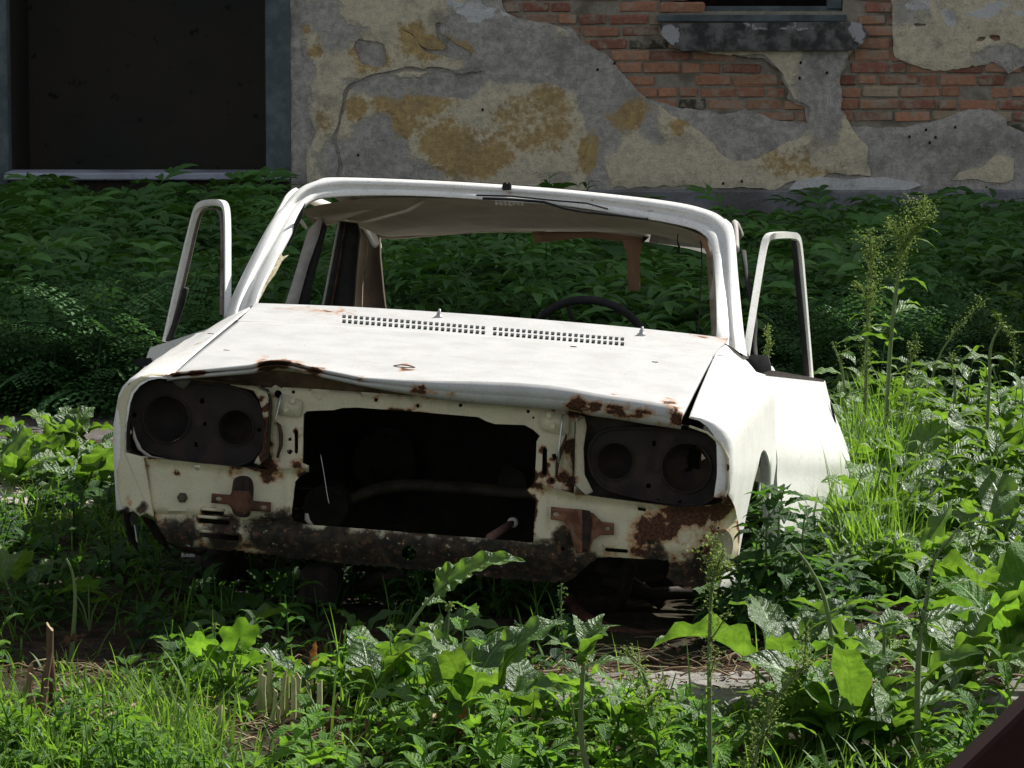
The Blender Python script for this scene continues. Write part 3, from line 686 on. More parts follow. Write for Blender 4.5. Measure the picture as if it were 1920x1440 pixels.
# brown torn board and strip hanging from the rear header, pale panel, wires
hb = pil('hanging_trim', [(997, 434), (1060, 434), (1120, 434), (1207, 431), (1205, 452), (1190, 455), (1167, 453), (1120, 447), (1093, 446), (1050, 450), (1004, 456)], 2.93, 'tan', .006)
pil('hanging_strip', [(1166, 450), (1207, 448), (1203, 465), (1199, 482), (1200, 545), (1178, 545), (1176, 480)], 2.92, 'tan', .006, hb)
pil('bracket', [(1207, 431), (1223, 431), (1218, 444), (1204, 456)], 2.91, 'black', .01, hb)
pil('side_panel', [(1222, 433), (1310, 440), (1322, 466), (1270, 461), (1217, 454)], 2.6, 'pillar', .006, hl)
part('wire', tube([P(x, y, 2.2) for x, y in ((1272, 432), (1270, 450), (1273, 462), (1271, 475))], [.002, .002, .004, .006], 6), 'black', hl)
part('wire', tube(catmull([P(x, y, 1.9) for x, y in ((1306, 430), (1314, 455), (1316, 500), (1311, 580), (1307, 640))], 5), .0022, 6), 'black', hl)
V, F = sheet([(1300, 430), (1322, 438), (1334, 480), (1330, 488), (1316, 455)], lambda a_, b_: P(a_, b_, 1.85), (0, .004, 0)); part('torn_lining', (V, F), 'tan', hl)
V, F = sheet([(1336, 470), (1341, 480), (1341, 560), (1332, 562), (1330, 555), (1337, 520)], lambda a_, b_: P(a_, b_, 1.7), (0, .006, 0)); part('torn_lining', (V, F), 'beige', hl)
# ---- steering wheel, dashboard
sw = empty('steering_wheel'); sw.parent = car
c = P(1103, 672, 1.72); tl = rad(24)
ux = np.array([1, 0, 0.]); uz = np.array([0, math.sin(-tl), math.cos(tl)]); nn = np.cross(ux, uz)
ring = [c + 0.19 * (math.cos(a_) * ux + math.sin(a_) * uz) for a_ in np.linspace(0, 2 * math.pi, 49)]
V, F = tube(ring, .0125, 10, False); part('rim', (V, F), 'black', sw, k=0)
for a_ in (rad(112), rad(200), rad(-20)):
    pts = [c + r_ * (math.cos(a_) * ux + math.sin(a_) * uz) + nn * (.03 * (1 - r_ / .18)) for r_ in (.02, .08, .14, .18)]
    part('spoke', tube(pts, [.02, .014, .012, .012], 8, flat=.4), 'black', sw, k=0)
part('hub', revolve(c, [(0, -.03), (.035, -.028), (.045, 0), (.02, .03), (.018, .3)], nn, 20), 'black', sw, k=0)
V, F = box((XC, 1.42, .22), (.66, .14, .10), bev=.03); part('dashboard', (V, F), 'black', k=0)
# ---- engine bay
def plain(name, c, h, mat, parent=None, bev=.004, R=None): 
    return part(name, box(c, h, R, bev), mat, parent, False, 0)
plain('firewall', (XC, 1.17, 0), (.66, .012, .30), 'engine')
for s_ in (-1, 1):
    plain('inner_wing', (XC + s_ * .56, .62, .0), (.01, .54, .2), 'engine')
    plain('sill', (XC + s_ * .77, 1.75, -.36), (.045, .55, .05), 'white')
# cross member seen through the grille opening
pts = [P(x, y, .62) for x, y in ((548, 966), (600, 958), (660, 935), (705, 918), (760, 910), (850, 914), (950, 922), (1010, 925))]
part('cross_member', tube(catmull(pts, 4), .032, 10, flat=.55), 'member', k=0)
for x, y, r_, yy in ((610, 950, .06, .45), (960, 905, .04, .6), (720, 870, .09, .95)):
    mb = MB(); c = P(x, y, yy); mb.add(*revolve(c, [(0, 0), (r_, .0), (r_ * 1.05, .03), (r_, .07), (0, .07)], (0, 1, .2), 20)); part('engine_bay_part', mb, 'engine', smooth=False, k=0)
part('linkage_rod', tube([P(x, y, .02 + .1 * i) for i, (x, y) in enumerate(((918, 1008), (938, 996), (962, 980)))], .011, 8), rust_mat('pink_rust', (.14, .07, .05), (.2, .11, .08), (.1, .05, .03)), k=0)
part('rod_eye', revolve(P(962, 980, .2), [(.006, -.008), (.014, -.008), (.014, .008), (.006, .008), (.006, -.008)], (0.2, 1, 0), 16), 'beige', k=0)
part('loose_wire', tube(catmull([P(x, y, .12) for x, y in ((601, 852), (606, 880), (610, 905), (613, 925), (617, 945))], 4), .0013, 6), M['steel'], k=0)
part('metal_tab', sheet([(572, 962), (578, 963), (581, 975), (588, 984), (578, 984), (571, 975)], lambda a_, b_: P(a_, b_, .03), (0, .003, 0)), 'beige', k=0)
part('loose_wire', tube(catmull([P(x, y, .3) for x, y in ((560, 915), (590, 916), (612, 913), (640, 925))], 4), .002, 6), 'black', k=0)
# ---- underside: floor, suspension
plain('floor_pan', (XC, 2.2, -.40), (.70, 1.7, .01), 'rustdark')
plain('subframe', P(602, 1100, .35), (.05, .08, .06), 'rustdark', bev=.02)
part('suspension_arm', tube(catmull([P(x, y, .45) for x, y in ((560, 1150), (620, 1120), (700, 1090), (760, 1075))], 4), .02, 8), 'rustdark', k=0)
pts = catmull([P(x, y, yy) for x, y, yy in ((1062, 1120, .35), (1085, 1150, .25), (1120, 1172, .15), (1165, 1187, .1), (1215, 1194, .1), (1265, 1190, .15))], 5)
part('suspension_arm', tube(pts, .021, 10, flat=.8), 'rust', k=0)
for s_ in (-1, 1):
    hub = empty('front_hub'); hub.parent = car
    part('drum', revolve((XC + s_ * .55, .82, -.33), [(0, 0), (.04, 0), (.05, .05), (.115, .055), (.12, .09), (.115, .12), (.05, .125), (.045, .15), (0, .15)], (s_, 0, 0), 24), 'rustdark', hub, k=0)
    part('strut', tube([(XC + s_ * .5, .8, -.3), (XC + s_ * .46, .8, .0)], .03, 10), 'rustdark', hub, k=0)
    V, F = revolve((XC + s_ * .55, 3.25, -.33), [(0, 0), (.05, .05), (.12, .055), (.12, .12), (.05, .125), (0, .15)], (s_, 0, 0), 20); part('rear_hub', (V, F), 'rust', k=0)
part('coil', tube([P(1276 + 5 * math.cos(a_ * 1.0), 1205 - a_ * 1.2, .15) + np.array([0, .01 * math.sin(a_), 0]) for a_ in np.linspace(0, 25, 60)], .003, 6), 'rust', k=0)
for pts in ([(1180, 1060, .4), (1170, 1110, .45), (1150, 1150, .45)], [(1130, 1090, .5), (1220, 1115, .5), (1300, 1110, .5)], [(1120, 1060, .6), (1180, 1090, .6), (1240, 1130, .5)]):
    part('axle_link', tube([P(*p) for p in pts], .018, 8), 'rustdark', k=0)

# ---- rear body
def qx(y, v): return .80 - .08 * max(0, v - .05) - .07 * max(0, .05 - v) - .04 * max(0, (y - 2.8) / 1.5) ** 2
for s_ in (-1, 1):
    o_ = [(2.2, .30), (3.0, .32), (3.6, .30), (4.25, .24), (4.3, .0), (4.25, -.28), (3.65, -.3)] + [(3.25 + .34 * math.cos(a_), -.22 + .3 * math.sin(a_)) for a_ in np.linspace(0, math.pi, 12)] + [(2.8, -.36), (2.2, -.36)]
    V, F = sheet(o_, lambda y, v: np.array([XC + s_ * qx(y, v), y, v]), (-s_ * .004, 0, 0), step=.09); part('rear_quarter', (V, F), 'white', k=0)
V, F = sheet([(-.70, 3.3), (.70, 3.3), (.68, 4.2), (-.68, 4.2)], lambda x, y: np.array([XC + x, y, .335 - .08 * (y - 3.3) ** 2 - .03 * abs(x) ** 3]), (0, 0, -.006), step=.1); part('boot_lid', (V, F), 'white', k=0)
V, F = sheet([(-.72, .24), (.72, .24), (.72, -.28), (-.72, -.28)], lambda x, z: np.array([XC + x, 4.27 - .1 * abs(x) ** 3, z]), (0, -.006, 0), step=.1); part('rear_panel', (V, F), 'white', k=0)
plain('rear_shelf', (XC, 3.1, .30), (.60, .25, .01), 'engine')
# ---- doors, both standing open
def door(name, hinge, rear, ws_poly, mirror, sg, mat='white'):
    """hinge/rear: matching lists of car-local points from belt to sill"""
    d = empty(name); d.parent = car
    H, R_ = catmull(hinge, 8), catmull(rear, 8); n = len(H); V = []; K = 14
    for j in range(K + 1):
        t_ = j / K
        for a_, b_ in zip(H, R_): V.append(a_ + (b_ - a_) * t_)
    V = np.array(V); F = [(j * n + i, j * n + i + 1, (j + 1) * n + i + 1, (j + 1) * n + i) for j in range(K) for i in range(n - 1)]
    dr = (R_[0] - H[0]); nrm = np.array([-dr[1], dr[0], 0]); nrm /= np.linalg.norm(nrm); nrm *= (-1 if nrm[0] * sg > 0 else 1)
    N = len(V); Vb = V + nrm * .05
    F2 = [(f[3] + N, f[2] + N, f[1] + N, f[0] + N) for f in F]; s2 = []
    for j in range(K): s2 += [(j * n, (j + 1) * n, (j + 1) * n + N, j * n + N), (j * n + n - 1, (j + 1) * n + n - 1, (j + 1) * n + n - 1 + N, j * n + n - 1 + N)]
    for i in range(n - 1): s2 += [(i, i + 1, i + 1 + N, i + N), (K * n + i, K * n + i + 1, K * n + i + 1 + N, K * n + i + N)]
    o = part('door_skin', (np.concatenate([V, Vb]), F + F2 + s2), mat, d, k=.4); autosmooth(o, 40)
    return d, nrm
rY = 2.12
dR, nR = door('open_door', [P(1412, 700, 1.27), P(1436, 770, 1.27), P(1456, 846, 1.27), P(1457, 900, 1.27), P(1462, 960, 1.27), P(1462, 1050, 1.27), P(1455, 1120, 1.27)],
              [P(1547, 714, rY), P(1560, 762, rY), P(1592, 852, rY), P(1591, 900, rY), P(1583, 980, rY), P(1568, 1050, rY), P(1552, 1120, rY)], None, None, 1)
dL, nL = door('open_door', [P(440, 600, 1.27), P(436, 650, 1.27), P(430, 720, 1.27), P(430, 780, 1.27), P(432, 830, 1.27), P(434, 880, 1.27)],
              [P(281, 652, rY), P(272, 680, rY), P(262, 730, rY), P(262, 770, rY), P(266, 830, rY), P(270, 870, rY)], None, None, -1)
def frame_tube(pts, w, dpt, parent, mat, name):
    pts = np.array(pts); T = np.gradient(pts, axis=0); T /= np.linalg.norm(T, axis=1)[:, None]
    D = pts[-1] - pts[0]; D[2] = 0; D /= np.linalg.norm(D); nrm = np.array([-D[1], D[0], 0])
    V = []
    for p, t_ in zip(pts, T):
        u = np.cross(nrm, t_); u /= np.linalg.norm(u)
        for a_, b_ in ((-1, -1), (-1, 1), (-.4, 1.25), (.4, 1.25), (1, .9), (1, -.9)): V.append(p + u * w * a_ * .5 + nrm * dpt * b_ * .5)
    n = 6; m = len(pts)
    F = [(i * n + j, i * n + (j + 1) % n, (i + 1) * n + (j + 1) % n, (i + 1) * n + j) for i in range(m - 1) for j in range(n)] + [tuple(range(n)), tuple(range((m - 1) * n, m * n))]
    o = part(name, (np.array(V), F), mat, parent, k=.2); return autosmooth(o, 35)
def spath(q, it=2):
    A = np.array([P(*p) for p in q])
    for _ in range(it):
        a_, b_ = A[:-1], A[1:]; m = np.stack([a_ * .75 + b_ * .25, a_ * .25 + b_ * .75], 1).reshape(-1, 3); A = np.concatenate([A[:1], m[1:-1], A[-1:]])
    return A
frame_tube(spath([(1399, 668, 1.30), (1410, 600, 1.42), (1430, 475, 1.68), (1437, 445, 1.72), (1452, 441, 1.74), (1480, 440, 1.96), (1494, 443, 2.0), (1499, 465, 2.03), (1507, 560, 2.08), (1519, 708, 2.11)]), .019, .018, dR, 'white', 'window_frame')
part('window_channel', tube(spath([(1419, 690, 1.32), (1413, 640, 1.42), (1417, 600, 1.46), (1400, 520, 1.6), (1394, 470, 1.7)]), .008, 6, flat=.5), 'black', dR)
part('window_channel', tube(spath([(1489, 452, 1.99), (1493, 500, 2.03), (1501, 580, 2.07), (1513, 706, 2.1)]), .009, 6, flat=.4), 'black', dR)
frame_tube(spath([(427, 596, 1.32), (427, 500, 1.5), (427, 420, 1.66), (424, 386, 1.72), (412, 379, 1.74), (385, 381, 1.96), (371, 388, 2.0), (364, 410, 2.03), (342, 500, 2.08), (311, 640, 2.11)]), .019, .018, dL, 'white', 'window_frame')
part('window_channel', tube(spath([(415, 590, 1.32), (417, 500, 1.5), (417, 425, 1.66), (413, 395, 1.72), (395, 390, 1.8), (378, 396, 1.98), (370, 420, 2.03), (350, 510, 2.07), (318, 638, 2.1)]), .006, 6, flat=.5), rust_mat('dull_channel', (.12, .1, .09), (.17, .14, .12), (.06, .04, .03)), dL)
part('window_channel', tube(spath([(349, 540, 2.05), (335, 590, 2.08), (316, 640, 2.1)]), .011, 6, flat=.6), 'black', dL)
V, F = sheet([(1404, 668), (1408, 665), (1440, 666), (1446, 690), (1446, 694), (1422, 702), (1404, 700)], lambda a_, b_: P(a_, b_, 1.27 + .0006 * (b_ - 665)), (0, .03, 0)); mr = part('wing_mirror', (V, F), rust_mat('grey_plastic', (.05, .05, .052), (.08, .08, .08), (.04, .038, .035)), dR, False)
V, F = sheet([(1405, 701), (1424, 700), (1422, 722), (1418, 722)], lambda a_, b_: P(a_, b_, 1.27), (0, .01, 0)); part('mirror_foot', (V, F), 'pillar', dR, False)
V, F = sheet([(250, 676), (258, 672), (283, 671), (287, 680), (278, 686), (256, 688)], lambda a_, b_: P(a_, b_, 1.7), (0, .03, 0)); part('wing_mirror', (V, F), 'black', dL, False)
V, F = sheet([(1412, 697), (1425, 701), (1545, 716), (1545, 712), (1515, 706), (1440, 693)], lambda a_, b_: P(a_, b_, 1.25 + (a_ - 1412) / 133 * .85), (0, .02, 0)); part('window_sill', (V, F), 'rustdark', dR, False)
V, F = sheet([(1556, 752), (1561, 760), (1566, 782), (1569, 796), (1563, 786), (1558, 768)], lambda a_, b_: P(a_, b_, 2.08), (0, .004, 0)); part('door_catch', (V, F), 'black', dR, False)
# ================================================================== GROUND
def gz(x, y):
    """ground height: slightly uneven, a slab step at the front, a low bank towards the house"""
    x = np.asarray(x, float); y = np.asarray(y, float)
    q = np.stack([x * .9, y * .9], -1).reshape(-1, 2)
    h = (fbm(q, 11, 3).reshape(x.shape) - .5) * .07 + (fbm(q * 5, 21, 3).reshape(x.shape) - .5) * .025
    return h * np.clip((np.abs(y - 9.1) - .1) / .5 + .15, .15, 1)
gx_ = np.concatenate([np.linspace(-60, -3.2, 24), np.linspace(-3, 3.2, 130), np.linspace(3.6, 60, 24)])
gy_ = np.concatenate([np.linspace(-30, 6.5, 12), np.linspace(6.8, 16, 180), np.linspace(16.4, 26, 30), np.linspace(30, 160, 10)])
XX, YY = np.meshgrid(gx_, gy_); ZZ = gz(XX, YY) * (np.abs(XX) < 20)
nx = len(gx_); F = np.array([(j * nx + i, j * nx + i + 1, (j + 1) * nx + i + 1, (j + 1) * nx + i) for j in range(len(gy_) - 1) for i in range(nx - 1)])
t = NT('soil'); n1 = t.noise(2.2, 6); n2 = t.noise(26, 8, .65); n3 = t.noise(90, 4)
c = t.mix(t.step(n2, .35, .65), (.022, .016, .011), (.065, .045, .03)); c = t.mix(t.step(n1, .45, .65), c, (.03, .034, .015)); c = t.mix(t.step(n3, .62, .7), c, (.16, .12, .08))
t.bump(n2, .8, .02); M['soil'] = t.done(c, .95, spec=.1)
mobj('ground', np.stack([XX, YY, ZZ], -1).reshape(-1, 3), F, M['soil'], kind='structure')
def conc_mat(name, a_, b_, moss=.0, sc=14):
    t = NT(name); n1 = t.noise(sc, 8, .7); n2 = t.noise(sc * 6, 5, .6); n3 = t.noise(sc * .25, 5)
    c = t.mix(t.step(n1, .35, .65), a_, b_); c = t.mix(t.step(n2, .62, .7), c, tuple(v * .45 for v in a_)); c = t.mix(t.math('MULTIPLY', t.step(n3, .5, .62), .55), c, (.07, .062, .045))
    t.bump(t.math('ADD', n1, t.math('MULTIPLY', n2, .5)), .9, .012); return t.done(c, .92, spec=.15)
M['concrete'] = conc_mat('kerb_concrete', (.19, .175, .155), (.32, .30, .27))
# old concrete kerb slab running across in front of the car, broken front edge
def slab(name, x0, x1, y0, y1, h, mat, seed=1, skew=0.0, **kw):
    nx, ny = int((x1 - x0) / .02), max(4, int((y1 - y0) / .025)); V = []
    u = np.linspace(0, 1, nx + 1)
    e0 = (fbm(np.stack([u * (x1 - x0) * 4, u * 0], 1), seed, 4) - .5) * .12; e1 = (fbm(np.stack([u * (x1 - x0) * 4, u * 0 + 7], 1), seed, 4) - .5) * .08
    for j in range(ny + 1):
        v = j / ny
        for i in range(nx + 1):
            x = x0 + (x1 - x0) * u[i]; ya, yb = y0 + e0[i], y1 + e1[i]; V.append((x, ya + (yb - ya) * v + skew * x, h))
    V = np.array(V); V[:, 2] += (fbm(V[:, :2] * 16, seed + 5, 4) - .5) * .018
    n = len(V); w = nx + 1
    F = [(j * w + i, j * w + i + 1, (j + 1) * w + i + 1, (j + 1) * w + i) for j in range(ny) for i in range(nx)]
    Vb = V[:w].copy(); Vb[:, 2] = -.05; Vb[:, 1] += .01; Vm = V[:w].copy(); Vm[:, 2] = h * .5; Vm[:, 1] -= .006 + .02 * (fbm(Vm[:, :1] * [[20, 0]] if 0 else np.stack([Vm[:, 0] * 20, Vm[:, 0] * 0], 1), seed + 9) - .5)
    Vt = V[-w:].copy(); Vt[:, 2] = -.05
    VV = np.concatenate([V, Vm, Vb, Vt]); 
    for i in range(nx): F += [(i + 1, i, n + i, n + i + 1), (n + i + 1, n + i, n + w + i, n + w + i + 1), (n - w + i, n - w + i + 1, n + 2 * w + i + 1, n + 2 * w + i)]
    return mobj(name, VV, F, mat, None, True, **kw)
slab('kerb', -.14, 1.9, 8.93, 9.28, .04, M['concrete'], 3, -.03, kind='structure')
slab('path', -4.5, -.9, 12.25, 12.75, .02, conc_mat('pale_path', (.30, .26, .22), (.42, .38, .33)), 8, kind='structure')
slab('paving', -5, 1.0, 14.0, 14.8, .012, conc_mat('grey_path', (.09, .08, .07), (.15, .135, .12)), 12, kind='structure')

# ================================================================== THE HOUSE
WYD = 24.7
def wxz(px, py): p = WY(px, py, WYD); return (p[0], p[2])
def WP(poly): return [wxz(*p) for p in poly]
house = empty('house', (0, WYD, 0), label='old tall house with peeling ochre plaster, bare bricks and dark openings behind the weeds', cat='house')
def hpart(name, VF, mat, smooth=False, parent=None, attrs=None, **k):
    V, F = VF if isinstance(VF, tuple) else (VF.verts(), VF.F)
    V = np.asarray(V, float) - [0, WYD, 0]
    return mobj(name, V, F, mat, parent or house, smooth, attrs, **k)
W1 = 1 / 300.0                                         # one photo pixel on the wall, in metres
DX0, DX1 = wxz(-2, 0)[0], wxz(497, 0)[0]             # the big opening at the left
DZ0 = wxz(0, 328)[1]
NX0, NX1, NZ0 = wxz(1262, 0)[0], wxz(1556, 0)[0], wxz(0, 12)[1]
TOPZ = 13.7
XL, XR = -26.0, 30.0
# brick core: blocks of masonry around the two openings
M['mortar'] = conc_mat('lime_mortar', (.25, .215, .165), (.34, .30, .235), sc=20)
OXL = wxz(2, 0)[0] - .09; OXR = wxz(545, 0)[0]
DTOP, NTOP = 3.6, 3.3
mb = MB()
for x0, x1, z0, z1 in ((XL, OXL, -.3, TOPZ), (OXL, OXR, DTOP, TOPZ), (OXL, OXR, -.3, DZ0 - .03), (OXR, NX0 - .08, -.3, TOPZ), (NX0 - .08, NX1 + .08, NTOP, TOPZ), (NX0 - .08, NX1 + .08, -.3, NZ0 - .03), (NX1 + .08, XR, -.3, TOPZ)):
    mb.add(*box(((x0 + x1) / 2, WYD + .25, (z0 + z1) / 2), ((x1 - x0) / 2, .245, (z1 - z0) / 2)))
hpart('wall', mb, M['mortar'])
# dim room behind the opening, and roof
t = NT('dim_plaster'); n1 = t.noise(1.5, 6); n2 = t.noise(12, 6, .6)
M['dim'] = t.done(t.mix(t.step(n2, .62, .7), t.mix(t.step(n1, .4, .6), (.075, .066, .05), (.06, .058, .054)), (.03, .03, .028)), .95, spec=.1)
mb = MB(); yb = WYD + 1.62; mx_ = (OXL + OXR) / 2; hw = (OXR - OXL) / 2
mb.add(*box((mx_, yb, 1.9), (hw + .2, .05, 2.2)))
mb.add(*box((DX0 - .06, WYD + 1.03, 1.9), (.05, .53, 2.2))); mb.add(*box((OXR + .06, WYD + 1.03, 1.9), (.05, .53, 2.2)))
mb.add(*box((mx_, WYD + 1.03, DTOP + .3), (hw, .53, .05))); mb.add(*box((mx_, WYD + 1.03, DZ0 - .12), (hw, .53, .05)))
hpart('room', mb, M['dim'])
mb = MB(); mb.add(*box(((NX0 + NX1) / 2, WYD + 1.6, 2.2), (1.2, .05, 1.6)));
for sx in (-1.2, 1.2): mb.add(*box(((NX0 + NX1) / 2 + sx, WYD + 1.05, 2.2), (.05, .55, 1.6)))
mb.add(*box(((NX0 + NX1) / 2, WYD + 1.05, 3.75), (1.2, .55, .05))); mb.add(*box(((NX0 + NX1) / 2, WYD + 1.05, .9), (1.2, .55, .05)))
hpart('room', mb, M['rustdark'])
mb = MB(); V = np.array([(XL, WYD - .5, TOPZ), (XR, WYD - .5, TOPZ), (XR, WYD + 6, TOPZ + 1.0), (XL, WYD + 6, TOPZ + 1.0), (XR, WYD + 12, TOPZ), (XL, WYD + 12, TOPZ)], float)
mb.add(V, [(0, 1, 2, 3), (3, 2, 4, 5)]); mb.add(V - [0, 0, .2], [(3, 2, 1, 0), (5, 4, 2, 3), ]); mb.add(np.array([(XL, WYD - .5, TOPZ), (XR, WYD - .5, TOPZ), (XR, WYD - .5, TOPZ - .2), (XL, WYD - .5, TOPZ - .2)]), [(0, 1, 2, 3)])
hpart('roof', mb, M['rust'])
# ---- bricks laid where the plaster has fallen
t = NT('old_brick'); n1 = t.noise(40, 7, .6); n2 = t.noise(7, 4); tint = t.attr('tint', 'Color')
c = t.mul(tint, t.mix(n1, (.45, .44, .42), (1.25, 1.25, 1.22))); n6 = t.noise(13, 8, .7); c = t.mix(t.math('MULTIPLY', t.step(t.math('ADD', t.math('MULTIPLY', n6, .6), t.math('MULTIPLY', n2, .4)), .49, .60), .8), c, (.33, .285, .22)); c = t.mix(t.math('MULTIPLY', t.step(n6, .36, .28), .8), c, (.06, .045, .035))
t.bump(n1, .7, .006); M['brick'] = t.done(c, .9, spec=.1)
BR = [WP([(930, -40), (1245, -40), (1245, 40), (1262, 80), (1290, 96), (1350, 98), (1430, 106), (1464, 138), (1480, 185), (1512, 205), (1514, 232), (1440, 222), (1330, 215), (1260, 200), (1205, 178), (1180, 150), (1140, 105), (1090, 75), (1070, 50), (950, 35)]),
      WP([(1622, -40), (1672, -40), (1672, 100), (1700, 118), (1790, 108), (1850, 100), (1930, 110), (2020, 120), (2020, 250), (1890, 246), (1860, 215), (1800, 212), (1760, 235), (1690, 240), (1590, 238), (1570, 205), (1572, 150), (1585, 105), (1618, 75)]),
      WP([(1680, 55), (1900, 55), (1900, 85), (1680, 85)])]
rng = random.Random(7); mb = MB(); tints = []
bh, gap = .064, .0115; z = .15; row = 0
while z < 2.2:
    zc = z + bh / 2; x = -2.8 + rng.uniform(0, .12) + (row % 2) * .11
    while x < 3.8:
        L = rng.choice([.125, .235, .25, .18]) if rng.random() < .9 else .29
        cx = x + L / 2; ins = any(pip(np.array([[cx + d, zc]]), b)[0] for b in BR for d in (-L * .4, 0, L * .4))
        if ins:
            missing = rng.random() < .035
            pr = rng.uniform(-.006, .006) + (.07 if missing else 0)
            jx, jz = rng.uniform(-.003, .003), rng.uniform(-.003, .003)
            V, F = box((0, 0, 0), (L / 2 - gap / 2, .05, bh / 2 - rng.uniform(0, .003)), _R('y', rng.uniform(-1.8, 1.8)), .008)
            V = V + np.random.RandomState(rng.randrange(9999)).uniform(-.004, .004, V.shape)
            V += [cx + jx, WYD - .006 + .05 + pr, zc + jz]
            u = rng.random()
            col = (.44, .215, .135) if u < .36 else (.30, .135, .095) if u < .62 else (.44, .24, .15) if u < .8 else (.40, .31, .22) if u < .9 else (.30, .19, .14) if u < .96 else (.09, .085, .06)
            if missing: col = (.12, .04, .022)
            k = rng.uniform(.8, 1.15); mb.add(V, F); tints += [tuple(v * k for v in col)] * len(V)
        x += L + gap * .2
    z += bh + gap; row += 1
hpart('brickwork', mb, M['brick'], attrs={'tint': np.array(tints)})
# ---- plaster, painted in old layers
t = NT('old_plaster')
tone = t.attr('tone', 'Color'); sp = t.n('ShaderNodeSeparateColor'); t.t.links.new(tone, sp.inputs[0])
och, gry, wht = sp.outputs[0], sp.outputs[1], sp.outputs[2]
n1 = t.noise(6, 9, .68); n2 = t.noise(22, 9, .7); n3 = t.noise(120, 5, .65); n4 = t.noise(2.2, 6, .6)
cream = t.mix(t.step(n2, .35, .68), (.76, .66, .46), (.57, .505, .37))
grey = t.mix(t.step(n2, .38, .62), (.36, .335, .295), (.54, .50, .435))
grey = t.mix(t.math('MULTIPLY', t.step(n4, .5, .68), .5), grey, (.15, .14, .13))
w = t.math('ADD', t.math('MULTIPLY', n1, .75), t.math('MULTIPLY', n2, .42))
gm = t.step(t.math('ADD', w, t.math('MULTIPLY', t.math('SUBTRACT', gry, .5), 1.15)), .46, .68)
c = t.mix(gm, cream, grey)
n5 = t.noise(11, 8, .75)
ow = t.math('ADD', t.math('MULTIPLY', n5, .9), t.math('MULTIPLY', n2, .35))
om = t.step(t.math('ADD', ow, t.math('MULTIPLY', t.math('SUBTRACT', och, .5), .72)), .54, .76)
c = t.mix(t.math('MULTIPLY', om, .9), c, t.mix(t.step(n2, .4, .62), (.56, .39, .15), (.42, .27, .11)))
wm = t.step(t.math('ADD', n2, t.math('MULTIPLY', t.math('SUBTRACT', wht, .5), 1.2)), .6, .64)
c = t.mix(wm, c, (.66, .65, .62))
c = t.mix(t.math('MULTIPLY', t.step(n3, .52, .68), .45), c, (.085, .078, .07)); c = t.mix(t.math('MULTIPLY', t.step(t.noise(3.1, 7, .7), .52, .66), .4), c, (.13, .12, .105)); c = t.mix(t.math('MULTIPLY', t.step(n3, .28, .42), -.0), c, c)
t.bump(t.math('ADD', t.math('ADD', t.math('MULTIPLY', n1, .8), t.math('MULTIPLY', n3, .25)), t.math('MULTIPLY', gm, -.35)), 1.0, .03)
M['plaster'] = t.done(c, .93, spec=.12)
def tone(V, blobs_o, blobs_g, blobs_w, base=(.2, .3, .0)):
    """where each old layer lies, in photo-pixel sized patches on the wall"""
    q = np.stack([960 + (V[:, 0]) * FPX / WYD, V[:, 2] * 0], 1)
    P0 = WY(960, 0, WYD)[2]; P4 = WY(960, 400, WYD)[2]; q[:, 1] = (P0 - V[:, 2]) / (P0 - P4) * 400
    q = q + (np.stack([fbm(q / 45, 31, 3), fbm(q / 45, 57, 3)], 1) - .5) * 50
    out = np.tile(np.array(base, float), (len(V), 1))
    for ch, bl in enumerate((blobs_o, blobs_g, blobs_w)):
        for (x, y, rx, ry, s_) in bl:
            f = np.exp(-np.maximum(0, ((q[:, 0] - x) / rx) ** 2 + ((q[:, 1] - y) / ry) ** 2 - .35) * 1.6); out[:, ch] = out[:, ch] * (1 - f) + s_ * f
    return np.clip(out, 0, 1)
OCH = [(700, 105, 40, 30, .75), (775, 70, 30, 22, .9), (800, 95, 55, 22, .95), (850, 95, 35, 20, .8), (665, 210, 18, 28, .95), (715, 195, 22, 22, .95), (790, 200, 60, 18, 1), (760, 235, 30, 25, .95), (830, 270, 35, 40, .9), (890, 290, 60, 45, 1), (905, 310, 45, 20, 1), (1000, 230, 90, 60, .62), (1100, 290, 25, 40, .85), (1180, 215, 40, 32, .85), (1270, 235, 22, 20, .8), (1470, 300, 60, 30, .62), (1500, 320, 80, 20, .6), (590, 95, 18, 14, .9), (585, 60, 10, 12, .8), (610, 220, 20, 60, .62), (1020, 195, 40, 30, .75)]
GRY = [(780, 165, 110, 28, .95), (720, 265, 60, 50, .95), (660, 300, 60, 40, .9), (740, 325, 120, 22, .85), (1010, 120, 120, 45, 1), (880, 55, 60, 50, .75), (960, 60, 80, 40, .95), (1140, 170, 60, 70, .95), (1110, 230, 22, 90, .9), (560, 200, 18, 150, .85), (580, 30, 60, 40, .75), (640, 60, 60, 40, .6), (1130, 300, 25, 50, .85), (1000, 330, 90, 16, .8), (1220, 240, 20, 60, .6), (900, 240, 150, 60, .12), (980, 260, 90, 90, .08), (1200, 300, 80, 30, .3), (1320, 290, 60, 60, .35), (1440, 330, 80, 30, .3), (1540, 180, 45, 90, 1), (1560, 120, 30, 60, 1), (860, 165, 40, 22, 1), (700, 30, 60, 30, .2), (1530, 290, 50, 40, .4), (1140, 90, 60, 40, .95), (1190, 130, 40, 30, .9)]
WHT = [(895, 20, 40, 22, .95), (855, 5, 20, 20, .8), (940, 30, 10, 25, .9), (1258, 55, 22, 24, .95), (1560, 60, 26, 30, .6), (760, 55, 20, 20, .3), (1510, 335, 20, 10, .5)]
